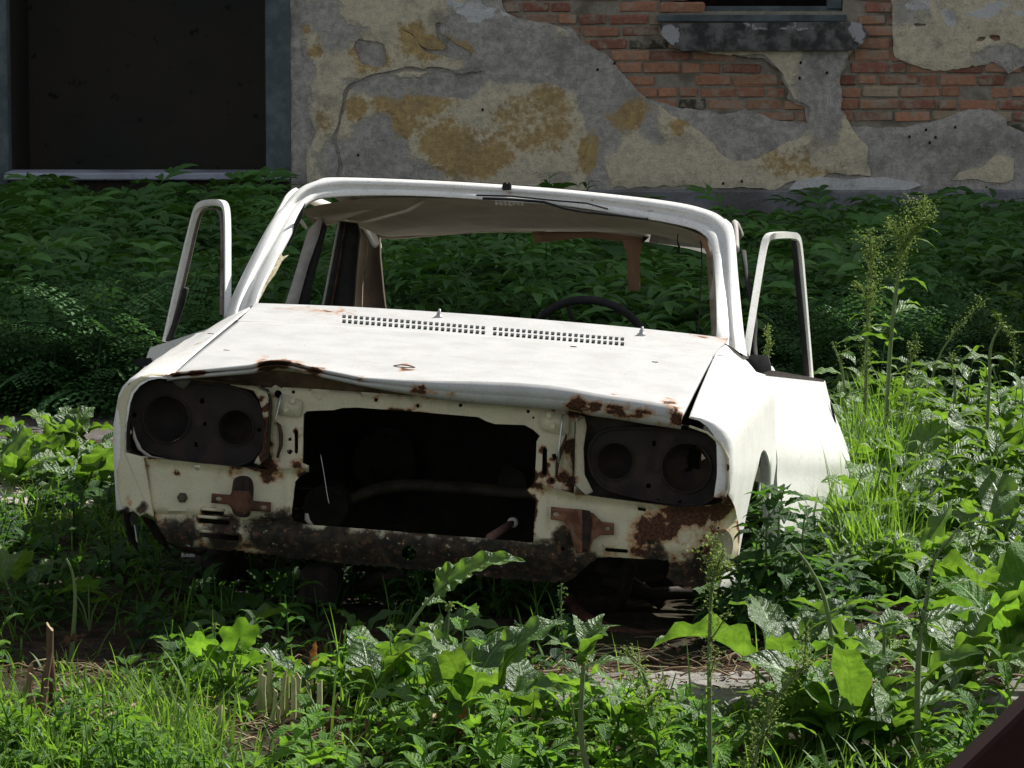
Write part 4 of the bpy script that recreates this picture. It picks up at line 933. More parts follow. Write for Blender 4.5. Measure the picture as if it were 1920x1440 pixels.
def pl(name, poly, y0, th, holes=(), blobs=(OCH, GRY, WHT), base=(.2, .3, 0), rough=.012, seed=0, mat='plaster', step=.05):
    r = np.random.RandomState(seed)
    def jag(L): 
        L = resample(L, .022); 
        return L + (np.stack([fbm(L * 9, seed + 3, 4), fbm(L * 9, seed + 9, 4)], 1) - .5) * rough * 5 + r.uniform(-1, 1, L.shape) * rough * .18
    outer = jag(poly); hs = [jag(h) for h in holes]
    def f(x, z): return np.array([x, WYD - y0, z])
    V, F = sheet(outer, f, (0, th, 0), hs, step=step, rs=.5)
    d = edgedist(V[:, [0, 2]], outer)
    for h in hs: d = np.minimum(d, edgedist(V[:, [0, 2]], h))
    n = len(V) // 2; rel = (fbm(V[:n, [0, 2]] * 3.0, 4, 4) - .5) * .035 * np.clip(d[:n] / .08, 0, 1)
    V[:n, 1] -= rel
    V[:n, 1] += .006 * np.clip(1 - d[:n] / .015, 0, 1)
    return hpart(name, (V, F), M[mat], smooth=False, attrs={'tone': tone(V, *blobs, base=base)})
# first coat: everywhere except over the bare brick and openings
x0, x1 = wxz(556, 0)[0], 5.2
coat_holes = [b for b in BR[:1]] + [BR[1]]
A_ = WP([(552, -60), (930, -60), (930, -40), (950, 35), (1070, 50), (1090, 75), (1140, 105), (1180, 150), (1205, 178), (1260, 200), (1330, 212), (1400, 208), (1440, 218), (1514, 230), (1512, 205), (1480, 185), (1464, 138), (1430, 106), (1350, 98), (1290, 96),
         (1262, 96), (1598, 96), (1588, 108), (1572, 150), (1570, 205), (1590, 238), (1690, 238), (1760, 228), (1800, 208), (1860, 205), (1885, 225), (1888, 240), (1925, 246), (1960, 235), (2080, 240), (2080, 372), (1180, 372), (1130, 372), (552, 372)])
_g = [(fbm(np.array([[0, 0]]), 1), 0)]
pl('first_coat', A_, .028, .03, base=(.15, .93, 0), blobs=([], [(2000, 300, 5, 5, .9)], [(1500, 332, 4, 4, .5)]), seed=2)
# thin render over brick at the far right top
B_ = WP([(1668, -60), (2100, -60), (2100, 125), (1930, 118), (1895, 132), (1860, 118), (1820, 122), (1795, 132), (1740, 128), (1700, 122), (1684, 108), (1676, 80), (1670, 40)])
holes_b = [smoothpoly(WP(h), 2) for h in ([(1712, 42), (1732, 43), (1733, 50), (1712, 50)], [(1829, 66), (1845, 64), (1853, 68), (1840, 76), (1829, 75)], [(1860, 64), (1873, 62), (1877, 72), (1868, 77), (1858, 70)])]
pl('thin_render', B_, .022, .024, holes_b, base=(.28, .34, .25), blobs=([(1800, 80, 100, 40, .3)], [(1700, 30, 60, 30, .5), (1880, 110, 60, 20, .7)], [(1720, 15, 40, 10, .95), (1850, 18, 60, 8, 1), (1775, 30, 14, 20, .9), (1910, 18, 30, 6, .95)]), seed=5)
# top coat left: cream and ochre, with a long scar line
T_ = WP([(545, -60), (880, -60), (905, 10), (950, 26), (1000, 45), (1062, 55), (1088, 80), (1135, 108), (1178, 150), (1210, 186), (1262, 215), (1300, 242), (1330, 262), (1348, 285), (1375, 302), (1400, 306), (1425, 298), (1440, 287), (1470, 272), (1500, 250), (1512, 230), (1516, 205), (1482, 184), (1466, 138), (1432, 105),
         (1352, 97), (1292, 95), (1268, 85), (1600, 92), (1584, 112), (1574, 150), (1577, 205), (1592, 235), (1608, 258), (1624, 275), (1628, 325), (1560, 330), (1500, 332), (1468, 342), (1448, 353), (1300, 352), (1150, 350), (1150, 372), (545, 372)])
scar = WP([(640, 372), (632, 330), (634, 300), (628, 262), (630, 225), (640, 190), (652, 165), (680, 145), (715, 137), (750, 126), (790, 121), (830, 124), (862, 138), (900, 128), (905, 134), (862, 145), (828, 131), (790, 128), (752, 133), (716, 144), (684, 152), (660, 170), (648, 194), (638, 226), (636, 262), (642, 300), (640, 330), (648, 372)])
pl('top_coat', T_, .05, .024, [smoothpoly(scar, 1), smoothpoly(WP([(662, 76), (690, 80), (718, 78), (726, 100), (730, 125), (700, 128), (680, 118), (664, 100)]), 1), smoothpoly(WP([(750, 48), (775, 58), (800, 100), (870, 118), (890, 96), (860, 88), (828, 62), (830, 42), (815, 40), (822, 70), (840, 100), (800, 90), (775, 62)]), 1)], seed=9)
B2 = WP([(1884, 292), (1900, 300), (1896, 335), (1880, 342), (1830, 338), (1786, 334), (1800, 322), (1840, 312), (1868, 288)]); pl('top_coat', B2, .046, .018, base=(.3, .1, 0), blobs=([], [], []), seed=4, rough=.006)
B3 = WP([(1490, 338), (1530, 334), (1600, 334), (1660, 332), (1722, 340), (1728, 348), (1700, 356), (1580, 358), (1480, 353)]); pl('pale_edge', B3, .062, .03, base=(0, 0, 1), blobs=([], [], []), seed=6, rough=.006)
# left jamb crumbling strip, rest of the wall beyond the picture
pl('rest_of_plaster', [(wxz(2080, 0)[0], .4), (XR, .4), (XR, 9), (wxz(2080, 0)[0], 9)], .03, .03, base=(.3, .5, .1), blobs=([], [], []), seed=8, step=.5)
pl('rest_of_plaster', [(XL, -.2), (OXL - .01, -.2), (OXL - .01, 9), (XL, 9)], .03, .03, base=(.3, .5, .1), blobs=([], [], []), seed=10, step=.5)
pl('rest_of_plaster', [(wxz(545, 0)[0], wxz(0, -62)[1]), (wxz(545, 0)[0], 9), (wxz(2080, 0)[0], 9), (wxz(2080, 0)[0], wxz(0, -62)[1]), (NX1 + .12, wxz(0, -62)[1]), (NX1 + .12, NTOP), (NX0 - .12, NTOP), (NX0 - .12, wxz(0, -62)[1])], .03, .03, base=(.3, .5, .1), blobs=([], [], []), seed=13, step=.4)
# plinth
V, F = box(((OXR + XR) / 2 + .0, WYD - .03, wxz(0, 355)[1] / 2 - .1), ((XR - OXR) / 2, .065, wxz(0, 355)[1] / 2 + .1), bev=.012)
hpart('plinth', (V, F), conc_mat('plinth_cement', (.16, .16, .165), (.25, .25, .25), sc=9))
# pock marks
for px, py in ((1152, 118), (1500, 117), (1549, 136), (1498, 146), (1704, 256), (1753, 257), (1742, 267), (1790, 238), (1355, 343), (1390, 339), (672, 290), (1120, 130), (905, 205), (1735, 243)):
    x, z = wxz(px, py); V, F = revolve((x, WYD - .055 - (.0 if px < 1560 else -.02), z), [(0, .0), (.005, -.004), (.008, .0), (.0, .01)], (0, 1, 0), 9); V[:, 2] = z + (V[:, 2] - z) * 1.3
    hpart('pock_mark', (V, F), M['rustdark'])
# ---- window: sill block, frame, dark glass-less opening
M['wood'] = rust_mat('blue_grey_old_wood', (.075, .095, .10), (.12, .145, .15), (.045, .055, .055), 9, 0, .3)
win = empty('window'); win.parent = house
x0, z0 = wxz(1232, 94); x1, z1 = wxz(1600, 42)
V, F = sheet(resample(WP([(1236, 44), (1596, 40), (1612, 44), (1626, 62), (1616, 80), (1600, 93), (1280, 95), (1262, 88), (1240, 66)]), .03), lambda x, z: np.array([x, WYD - .11, z]), (0, .12, 0), step=.04)
n = len(V) // 2; V[:, 1] -= 0; V[:n, 1] -= (fbm(V[:n, [0, 2]] * 12, 3, 3) - .5) * .02
sill = hpart('sill', (V, F), None, parent=win, attrs={'tone': tone(V, [], [], [(1258, 58, 22, 26, .95), (1460, 48, 90, 10, .7), (1520, 52, 50, 10, .62), (1610, 60, 20, 30, .9)], base=(0, 1, 0))})
t = NT('blackened_sill'); tone_ = t.attr('tone', 'Color'); sp = t.n('ShaderNodeSeparateColor'); t.t.links.new(tone_, sp.inputs[0])
n1 = t.noise(9, 8, .65); n2 = t.noise(45, 6, .7); c = t.mix(t.step(n1, .4, .62), (.05, .048, .045), (.17, .165, .155))
c = t.mix(t.step(t.math('ADD', n2, t.math('MULTIPLY', t.math('SUBTRACT', sp.outputs[2], .5), .9)), .56, .64), c, (.38, .38, .37)); t.bump(n2, .6, .01)
sill.data.materials.append(t.done(c, .9, spec=.1))
fz = wxz(0, 26)[1]
hpart('frame', box(((NX0 + NX1) / 2, WYD + .06, (fz + wxz(0, 12)[1]) / 2), ((NX1 - NX0) / 2 + .06, .04, .024), bev=.005), M['wood'], parent=win)
for xx in (NX0 - .03, NX1 + .03): hpart('frame', box((xx, WYD + .05, (fz + NTOP) / 2 + .03), (.045, .045, (NTOP - fz) / 2), bev=.006), M['wood'], parent=win)
hpart('frame', box(((NX0 + NX1) / 2, WYD + .055, NTOP - .04), ((NX1 - NX0) / 2 + .06, .04, .04), bev=.005), M['wood'], parent=win)
hpart('apron', box(((NX0 + NX1) / 2, WYD + .0, wxz(0, 34)[1]), ((NX1 - NX0) / 2 + .10, .05, .022), bev=.006), M['wood'], parent=win)
# ---- big doorway: posts, pale threshold, header
gate = empty('doorway'); gate.parent = house
for a_, b_ in ((-30, 14), (498, 545)):
    xa, xb = wxz(a_, 0)[0], wxz(b_, 0)[0]
    hpart('post', box(((xa + xb) / 2, WYD + .02, (DZ0 + DTOP) / 2 - .1), ((xb - xa) / 2, .09, (DTOP - DZ0) / 2 + .12), bev=.008), M['wood'], parent=gate)
hpart('header', box(((DX0 + DX1) / 2, WYD + .15, wxz(0, -2)[1] + .012), ((DX1 - DX0) / 2 - .002, .03, .02), bev=.004), M['rustdark'], parent=gate)
xa, xb = wxz(14, 0)[0], wxz(546, 0)[0]
hpart('threshold', box(((xa + xb) / 2, WYD - .10, wxz(0, 326)[1]), ((xb - xa) / 2, .20, .022), bev=.008), conc_mat('pale_threshold', (.30, .32, .38), (.40, .42, .48), sc=6), parent=gate)
hpart('step', box(((xa + xb) / 2, WYD - .06, wxz(0, 334)[1] / 2), ((xb - xa) / 2 - .01, .17, wxz(0, 334)[1] / 2), bev=.008), M['rustdark'], parent=gate)
# crumbled corner between doorway and plaster
V, F = sheet(resample(WP([(545, -60), (562, -60), (560, 60), (572, 140), (566, 220), (575, 300), (578, 372), (545, 372)]), .03), lambda x, z: np.array([x, WYD - .05, z]), (0, .06, 0), step=.03)
n = len(V) // 2; V[:n, 1] -= (fbm(V[:n, [0, 2]] * 7, 3, 4) - .5) * .05
hpart('corner', (V, F), M['plaster'], attrs={'tone': np.tile([0.15, .95, 0], (len(V), 1))})
# ================================================================== PLANTS
def leaf_mat(name, c0, c1, trans=(.25, .42, .05), tw=.35, rough=.42, spec=.45, vein=True):
    t = NT(name); tint = t.attr('tint'); u = t.attr('lu'); v = t.attr('lv')
    n = t.noise(35, 5); c = t.mix(tint, c0, c1); c = t.mix(t.math('MULTIPLY', t.step(n, .45, .7), .35), c, tuple(x * .6 for x in c0))
    h = None
    if vein:
        av = t.math('ABSOLUTE', v)
        mid = t.step(av, .09, .03)
        sv = t.math('SINE', t.math('MULTIPLY', t.math('SUBTRACT', u, t.math('MULTIPLY', av, .16)), 62))
        side_ = t.step(sv, .80, .97)
        vv = t.math('MAXIMUM', mid, t.math('MULTIPLY', side_, .4))
        c = t.mix(t.math('MULTIPLY', vv, .55), c, tuple(min(1, x * 1.9 + .03) for x in c1)); n7 = t.noise(70, 4, .6); c = t.mix(t.math('MULTIPLY', t.step(t.noise(9, 5), .56, .7), .4), c, (c1[0] * 1.9, c1[1] * 1.25, c1[2])); c = t.mix(t.step(t.noise(48, 4, .7), .69, .73), c, (.10, .07, .03))
        h = t.math('ADD', t.math('MULTIPLY', vv, -.8), t.math('MULTIPLY', sv, .25)); t.bump(t.math('ADD', h, t.math('MULTIPLY', n7, 2.2)), .7, .006)
    t.set(t.b.inputs['Base Color'], c); t.b.inputs['Roughness'].default_value = rough; t.b.inputs['Specular IOR Level'].default_value = spec
    tr = t.n('ShaderNodeBsdfTranslucent'); tc_ = t.mix(tint, tuple(x * .6 for x in trans), trans); tc_ = t.mul(tc_, t.mix(t.step(t.noise(28, 5, .65), .35, .65), (.5, .55, .5), (1.1, 1.05, 1)))
    if vein: tc_ = t.mix(t.math('MULTIPLY', vv, .6), tc_, tuple(x * .35 for x in trans))
    t.set(tr.inputs[0], tc_)
    mx = t.n('ShaderNodeMixShader'); mx.inputs[0].default_value = tw
    t.t.links.new(t.b.outputs[0], mx.inputs[1]); t.t.links.new(tr.outputs[0], mx.inputs[2]); t.t.links.new(mx.outputs[0], t.out.inputs[0])
    return t.m
M['dock'] = leaf_mat('dock_leaf', (.028, .078, .016), (.11, .21, .04), (.27, .50, .04), .40, .38, .55)
M['elder'] = leaf_mat('elder_leaf', (.020, .065, .020), (.095, .24, .048), (.14, .34, .04), .32, .5, .35, False)
M['fern'] = leaf_mat('hemlock_leaf', (.028, .08, .028), (.065, .16, .045), (.11, .26, .05), .28, .6, .25, False)
M['grass'] = leaf_mat('grass_blade', (.04, .11, .018), (.14, .26, .04), (.30, .54, .05), .45, .5, .2, False)
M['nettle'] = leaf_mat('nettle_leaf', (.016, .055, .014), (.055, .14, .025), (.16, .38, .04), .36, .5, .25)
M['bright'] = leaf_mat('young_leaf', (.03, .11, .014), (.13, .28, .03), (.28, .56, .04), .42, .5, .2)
M['seed'] = leaf_mat('seed_head', (.11, .17, .04), (.27, .34, .10), (.35, .48, .1), .35, .7, .15, False)
M['stem'] = leaf_mat('green_stem', (.10, .16, .05), (.20, .27, .10), (.2, .3, .06), .12, .5, .35, False)
M['cut'] = leaf_mat('cut_stalk', (.28, .32, .11), (.50, .50, .26), (.3, .34, .12), .12, .6, .25, False)
M['straw'] = leaf_mat('dry_straw', (.13, .065, .035), (.42, .33, .2), (.3, .22, .1), .1, .7, .15, False)
M['dry'] = leaf_mat('withered_leaf', (.22, .07, .025), (.42, .20, .07), (.5, .22, .05), .3, .6, .2)
M['drybrown'] = leaf_mat('brown_dead_leaf', (.07, .035, .02), (.16, .09, .05), (.15, .07, .03), .2, .7, .15)

M['stalkbrown'] = leaf_mat('withered_stalk', (.10, .06, .035), (.24, .17, .10), (.2, .14, .06), .08, .7, .15, False)
class Veg:
    """gathers leaf and stem pieces with their colour and leaf coordinates"""
    def __init__(s): s.V, s.F, s.T, s.U, s.W, s.n = [], [], [], [], [], 0
    def add(s, V, F, tint, U=None, Wv=None):
        V = np.asarray(V, float); k = len(V)
        s.V.append(V); s.F.append(np.asarray(F, np.int64) + s.n)
        s.T.append(np.full(k, tint) if np.isscalar(tint) else tint); s.U.append(np.zeros(k) if U is None else U); s.W.append(np.ones(k) if Wv is None else Wv); s.n += k
    def many(s, tpl, R_, T, sc, tint):
        V, F, U, Wv = tpl; K = len(T)
        P_ = np.einsum('kij,nj->kni', R_ * np.asarray(sc)[:, None, None], V) + np.asarray(T)[:, None, :]
        n = len(V); FF = (F[None] + (np.arange(K) * n)[:, None, None]).reshape(-1, F.shape[1])
        s.V.append(P_.reshape(-1, 3)); s.F.append(FF + s.n); s.T.append(np.repeat(tint, n)); s.U.append(np.tile(U, K)); s.W.append(np.tile(Wv, K)); s.n += K * n
    def build(s, name, mat, parent=None, origin=None, **k):
        V = np.concatenate(s.V)
        if origin is not None: V = V - origin
        o = mobj(name, V, np.concatenate(s.F), mat, parent, True, {'tint': np.clip(np.concatenate(s.T), 0, 1), 'lu': np.concatenate(s.U), 'lv': np.concatenate(s.W)}, **k)
        return o
def qtube(pts, r, n=5):
    V, F = tube(pts, r, n, False); return V, np.array(F)
def blade(L, Wd, az=0., el=.8, droop=1.2, base=(0, 0, 0), nl=10, nw=4, prof='dock', fold=.25, wave=.0, wf=18, roll=0., side_droop=0., ph=0., serr=0., hook=0.):
    """one leaf: starts at base heading az (radians) and elevation el, bending down by droop along its length"""
    u = np.linspace(0, 1, nl + 1); ang = el - droop * u ** 1.3 + hook * np.maximum(0, u - .6)
    dx = np.cos(ang) * L / nl; dz = np.sin(ang) * L / nl
    cx = np.concatenate([[0], np.cumsum((dx[:-1] + dx[1:]) / 2)]); cz = np.concatenate([[0], np.cumsum((dz[:-1] + dz[1:]) / 2)])
    if prof == 'dock': w = np.sin(np.pi * u ** .72) ** .75 * (1 - .15 * u)
    elif prof == 'lance': w = np.sin(np.pi * u ** .85) ** 1.0
    elif prof == 'ovate': w = np.sin(np.pi * u ** .6) ** .9
    elif prof == 'round': w = np.sqrt(np.maximum(0, 1 - (2 * u - 1) ** 2)) ** .9
    elif prof == 'grass': w = (1 - u ** 2.2) * .9 + .1 * (u < .99)
    w = np.maximum(w, .02); w[-1] = .01
    if serr: w = w * (1 - serr * (np.arange(nl + 1) % 2))
    s_ = np.linspace(-1, 1, nw + 1)
    A, Sg = np.meshgrid(u, s_, indexing='ij')
    lat = Sg * w[:, None] * Wd / 2; up = (np.abs(Sg) ** 1.3) * w[:, None] * Wd / 2 * fold - side_droop * (Sg ** 2) * w[:, None] * Wd / 2
    up = up + wave * np.abs(Sg) ** 1.5 * np.sin(A * wf + Sg * 1.3 + ph) * Wd * .5 * np.minimum(1, w[:, None] * 1.5)
    lat = lat * (1 - .3 * abs(fold))
    ca, sa = np.cos(ang)[:, None], np.sin(ang)[:, None]
    X = cx[:, None] - up * sa; Z = cz[:, None] + up * ca; Y = lat
    if roll: Y, Z = Y * math.cos(roll) - (Z - cz[:, None]) * math.sin(roll), cz[:, None] + Y * math.sin(roll) + (Z - cz[:, None]) * math.cos(roll)
    c, s2 = math.cos(az), math.sin(az)
    V = np.stack([X * c - Y * s2, X * s2 + Y * c, Z], -1).reshape(-1, 3) + np.array(base, float)
    m = nw + 1; i, j = np.meshgrid(np.arange(nl), np.arange(nw), indexing='ij'); a_ = (i * m + j).ravel()
    return V, np.stack([a_, a_ + 1, a_ + m + 1, a_ + m], 1), A.ravel(), Sg.ravel()
def palm(Rr, az, base, lobes=7, el=.2, rng=random, nrad=5):
    """rounded, lobed leaf (mallow-like) spread around its stalk end"""
    n = lobes * 6; th = np.linspace(-math.pi * .92, math.pi * .92, n + 1)
    rr = Rr * (.74 + .26 * np.abs(np.cos(th * lobes / 2 / .92))) * (1 - .06 * (np.arange(n + 1) % 2))
    V = []; U = []
    for k in range(nrad + 1):
        f = k / nrad; r_ = rr * f; z = .22 * Rr * f ** 2 * np.cos(th * lobes / .92) * .5 + .12 * Rr * f
        V.append(np.stack([r_ * np.cos(th), r_ * np.sin(th), z], -1)); U.append(np.full(n + 1, f))
    V = np.concatenate(V); m = n + 1
    i, j = np.meshgrid(np.arange(nrad), np.arange(n), indexing='ij'); a_ = (i * m + j).ravel(); F = np.stack([a_, a_ + 1, a_ + m + 1, a_ + m], 1)
    R_ = _R('z', math.degrees(az)) @ _R('y', -math.degrees(el)); W_ = np.tile(np.sin(th * lobes / .92) , nrad + 1)
    return V @ R_.T + np.array(base), F, np.concatenate(U), W_
EXC = [np.array([G(*p)[:2] for p in q]) for q in ([(465, 1262), (625, 1262), (635, 1420), (455, 1420)], [(30, 1270), (130, 1270), (130, 1380), (30, 1380)], [(900, 1268), (1480, 1255), (1460, 1345), (900, 1350)])]
def keep(p):
    k = np.ones(len(p), bool)
    for i, q in enumerate(EXC): k &= ~(pip(p, q) & (NPR.uniform(0, 1, len(p)) > .12))
    return p[k]
RNG = random.Random(42); NPR = np.random.RandomState(42)

# ---- the elder thicket and the finer dark growth in the shade of the house
def compound(npair=4, L=.26, lw=.03, ll=.11, droop=.7, seed=0):
    r = random.Random(seed); vg = Veg(); az0 = 0
    pts = []; x = z = 0; a_ = .55
    for k in range(9): pts.append((x, 0, z)); x += math.cos(a_) * L / 8; z += math.sin(a_) * L / 8; a_ -= droop / 8
    pts = np.array(pts); V, F = qtube(pts, np.linspace(.0028, .001, 9), 3); vg.add(V, F, .5)
    for k in range(npair):
        p = pts[int(2 + k * 6 / max(1, npair - 1)) if npair > 1 else 4]; f = 1 - .25 * abs(k - npair * .45) / npair
        for s_ in (-1, 1):
            vg.add(*(lambda q: (q[0], q[1], r.uniform(.2, .8), q[2], q[3]))(blade(ll * f, lw, s_ * rad(62 - k * 5) + r.uniform(-.12, .12), r.uniform(.0, .35), r.uniform(.5, 1.1), p, 4, 2, 'lance', .35)))
    q = blade(ll * 1.1, lw * 1.1, r.uniform(-.1, .1), -.1, .6, pts[-1], 4, 2, 'lance', .3); vg.add(q[0], q[1], .6, q[2], q[3])
    return np.concatenate(vg.V), np.concatenate(vg.F), np.concatenate(vg.U), np.concatenate(vg.W)
def finefrond(seed=0, L=.24):
    r = random.Random(seed); vg = Veg(); a_ = .6; x = z = 0; n = 7
    for k in range(n):
        f = math.sin(math.pi * (k + 1) / (n + 1)) ** .6 if k else .8
        for s_ in (-1, 1):
            l = L * .42 * (1 - k / n * .75)
            for m in range(4):
                t_ = (m + 1) / 4; bx = x + math.cos(1.1) * l * t_; by = s_ * math.sin(1.1) * l * t_
                for s2 in (-1, 1):
                    q = blade(l * .34 * (1.2 - t_ * .5), .016, s_ * 1.1 + s2 * .75, r.uniform(-.1, .4), .7, (bx, by, z - .03 * t_), 2, 2, 'lance', .2); V = q[0]; vg.add(V, q[1], .5, q[2], q[3])
        x += math.cos(a_) * L / n; z += math.sin(a_) * L / n; a_ -= .12
    q = blade(.05, .015, 0, 0, .5, (x, 0, z), 2, 2, 'lance', .2); vg.add(q[0], q[1], .5, q[2], q[3])
    return np.concatenate(vg.V), np.concatenate(vg.F), np.concatenate(vg.U), np.concatenate(vg.W)
E_T = [compound(3, .24, .046, .14, .7, 1), compound(4, .28, .044, .14, .9, 2), compound(4, .30, .048, .15, 1.2, 3), compound(3, .20, .040, .12, .5, 4)]
F_T = [finefrond(k, .22 + .03 * k) for k in range(3)]
def rotz_el(az, el, roll=0):
    ca, sa, ce, se = np.cos(az), np.sin(az), np.cos(el), np.sin(el); z0 = np.zeros_like(az)
    A_ = np.stack([np.stack([ca, -sa, z0], -1), np.stack([sa, ca, z0], -1), np.stack([z0, z0, z0 + 1], -1)], -2)
    B_ = np.stack([np.stack([ce, z0, -se], -1), np.stack([z0, z0 + 1, z0], -1), np.stack([se, z0, ce], -1)], -2)
    return A_ @ B_
def hmax(x, y):
    """how tall the thicket stands: it thins out towards the plinth at the right"""
    px = 960 + x * FPX / y; base = -95 + FPX * CAMZ / y
    lim = 322 if px < 560 else 352 if px < 1090 else 428 if px < 1540 else 355
    h = .36 + .34 * vnoise(np.array([[x * .75, y * .75]]), 5)[0]
    return max(.04, min(h, (base - lim) * y / FPX - .17 - (.07 if 1090 <= px < 1540 else 0)) if y > 14 else min(h, (base - lim) * y / FPX ))
def thicket(n, y0, y1, xw, templates, leaves, hs, name, mat, label, filt=None, sc0=1.0, lo_=.3):
    vg = Veg(); Ts = [[] for _ in templates]
    for k in range(n):
        y = y0 + (y1 - y0) * ((k + RNG.random()) / n); x = RNG.uniform(-1, 1) * (xw * y / 24 + 1.2)
        if filt and not filt(x, y): continue
        H = hmax(x, y) * hs * RNG.uniform(.7, 1.12); bright = RNG.random() ** 2 * 1.5 * max(0, fbm(np.array([[x * .9, y * .9]]), 33, 2)[0] - .35) * 3
        lean = (RNG.uniform(-.06, .06), RNG.uniform(-.06, .06)); nl = RNG.randint(*leaves)
        a0 = RNG.uniform(0, 6.3)
        pts = np.array([(x + lean[0] * t_, y + lean[1] * t_, H * .8 * t_) for t_ in (0, .5, 1)]); V, F = qtube(pts, [.006, .005, .003], 3); vg.add(V, F, .3)
        for i in range(nl):
            t_ = lo_ + (1 - lo_) * i / nl; az = a0 + i * 2.4 + RNG.uniform(-.3, .3); el = -.55 + 1.1 * t_ + RNG.uniform(-.2, .2)
            Ts[RNG.randrange(len(templates))].append((x + lean[0] * t_, y + lean[1] * t_, H * .8 * t_, az, el, sc0 * RNG.uniform(.7, 1.15) * (1.05 - .3 * t_), min(1, max(0, .15 + bright * .8 + .3 * t_ + RNG.uniform(-.2, .2)))))
    for tp, L in zip(templates, Ts):
        if not L: continue
        A_ = np.array(L); vg.many(tp, rotz_el(A_[:, 3], A_[:, 4]), A_[:, :3], A_[:, 5], A_[:, 6])
    return vg.build(name, M[mat], kind='stuff', label=label, cat='undergrowth')
thicket(430, 15.6, 24.4, 3.9, E_T, (8, 12), 1.0, 'elder_thicket', 'elder', 'dense dark green dwarf elder thicket filling the shade below the house', None, 1.45)
isfine = lambda x, y: True
thicket(240, 14.6, 16.6, 3.4, F_T, (12, 16), .75, 'fern_undergrowth', 'fern', 'fine ferny bluish green undergrowth in front of the elder', lambda x, y: x < -.35 * (y - 14.2) - .2 or x > .9, 1.45, .02)
thicket(60, 17.2, 21.5, 3.4, F_T, (10, 14), 1.0, 'fern_undergrowth', 'fern', 'fine ferny growth scattered among the elder at the right', lambda x, y: x > 1.3, 1.5, .1)

# ---- grass
def grass(name, zones, label, mat='grass', kind='stuff'):
    vg = Veg()
    tps = []
    for k in range(6):
        q = blade(1.0, .030 + .01 * (k % 3), 0, 1.45 - .12 * k, .35 + .28 * k, (0, 0, 0), 5, 1, 'grass', 0.0); tps.append(q)
    for (poly, n, hmin, hmaxx, tuft, tmin) in zones:
        q = np.array([G(*p)[:2] for p in poly]); lo, hi = q.min(0), q.max(0); c = []
        while len(c) < n:
            p = NPR.uniform(lo, hi, (n * 2, 2)); p = keep(p[pip(p, q)])
            dens = fbm(p * 3.2, 91, 3); p = p[dens + NPR.uniform(-.12, .12, len(p)) > .44]; c += list(p)
        c = np.array(c[:n]); per = tuft
        P3 = np.repeat(c, per, 0) + NPR.normal(0, .018, (n * per, 2)); H = np.repeat(NPR.uniform(hmin, hmaxx, n), per) * NPR.uniform(.55, 1.1, n * per)
        T = np.concatenate([P3, gz(P3[:, 0], P3[:, 1])[:, None] - .005], 1); tt = np.repeat(NPR.uniform(tmin, 1, n), per) + NPR.uniform(-.15, .15, n * per)
        az = NPR.uniform(0, 6.283, n * per); ix = NPR.randint(0, len(tps), n * per)
        for k, tp in enumerate(tps):
            m = ix == k
            if not m.any(): continue
            R_ = rotz_el(az[m], np.zeros(m.sum())); V = tp[0].copy()
            wsc = np.clip(.010 / (.035 * H[m]) * .55, .2, 2.2)     # keep blades a few mm wide whatever their length
            R2 = R_.copy(); R2[:, :, 1] *= wsc[:, None]
            vg.many((V, tp[1], tp[2], tp[3]), R2, T[m], H[m], tt[m])
    return vg.build(name, M[mat], kind=kind, label=label, cat='grass')
OUTER = ([(-600, 960), (-60, 960), (-60, 1500), (-600, 1500)], [(1960, 800), (2500, 800), (2500, 1500), (1930, 1500)])
grass('grass', [(OUTER[0], 330, .06, .2, 5, .2), (OUTER[1], 420, .1, .3, 5, .3), ([(300, 1280), (1930, 1330), (1930, 1500), (300, 1500)], 90, .14, .3, 3, .3), ([(-60, 1300), (900, 1290), (1000, 1350), (1930, 1330), (1930, 1500), (-60, 1500)], 380, .04, .13, 5, .25),
                ([(-60, 1330), (420, 1330), (420, 1500), (-60, 1500)], 330, .06, .14, 6, .5),
                ([(0, 1260), (700, 1260), (900, 1300), (0, 1320)], 90, .05, .12, 5, .1),
                ([(1200, 1400), (1930, 1400), (1930, 1500), (1200, 1500)], 110, .08, .16, 5, .5)], 'short bright green grass along the bottom of the picture')
grass('grass', [([(1560, 820), (1960, 810), (2000, 1180), (1560, 1160), (1530, 1000)], 620, .10, .24, 6, .3),
                ([(1580, 860), (1700, 850), (1700, 1150), (1580, 1150)], 420, .18, .40, 6, .5), ([(1590, 860), (1960, 850), (1960, 950), (1590, 960)], 260, .14, .28, 6, .5)], 'tall sunlit green grass growing beside the open door at the right')
grass('grass', [([(-60, 960), (240, 960), (340, 1060), (-60, 1060)], 130, .08, .2, 5, .2), ([(-60, 1060), (1000, 1120), (1100, 1260), (-60, 1270)], 130, .06, .2, 3, .0)], 'thin dark grass in the shade in front of the car')

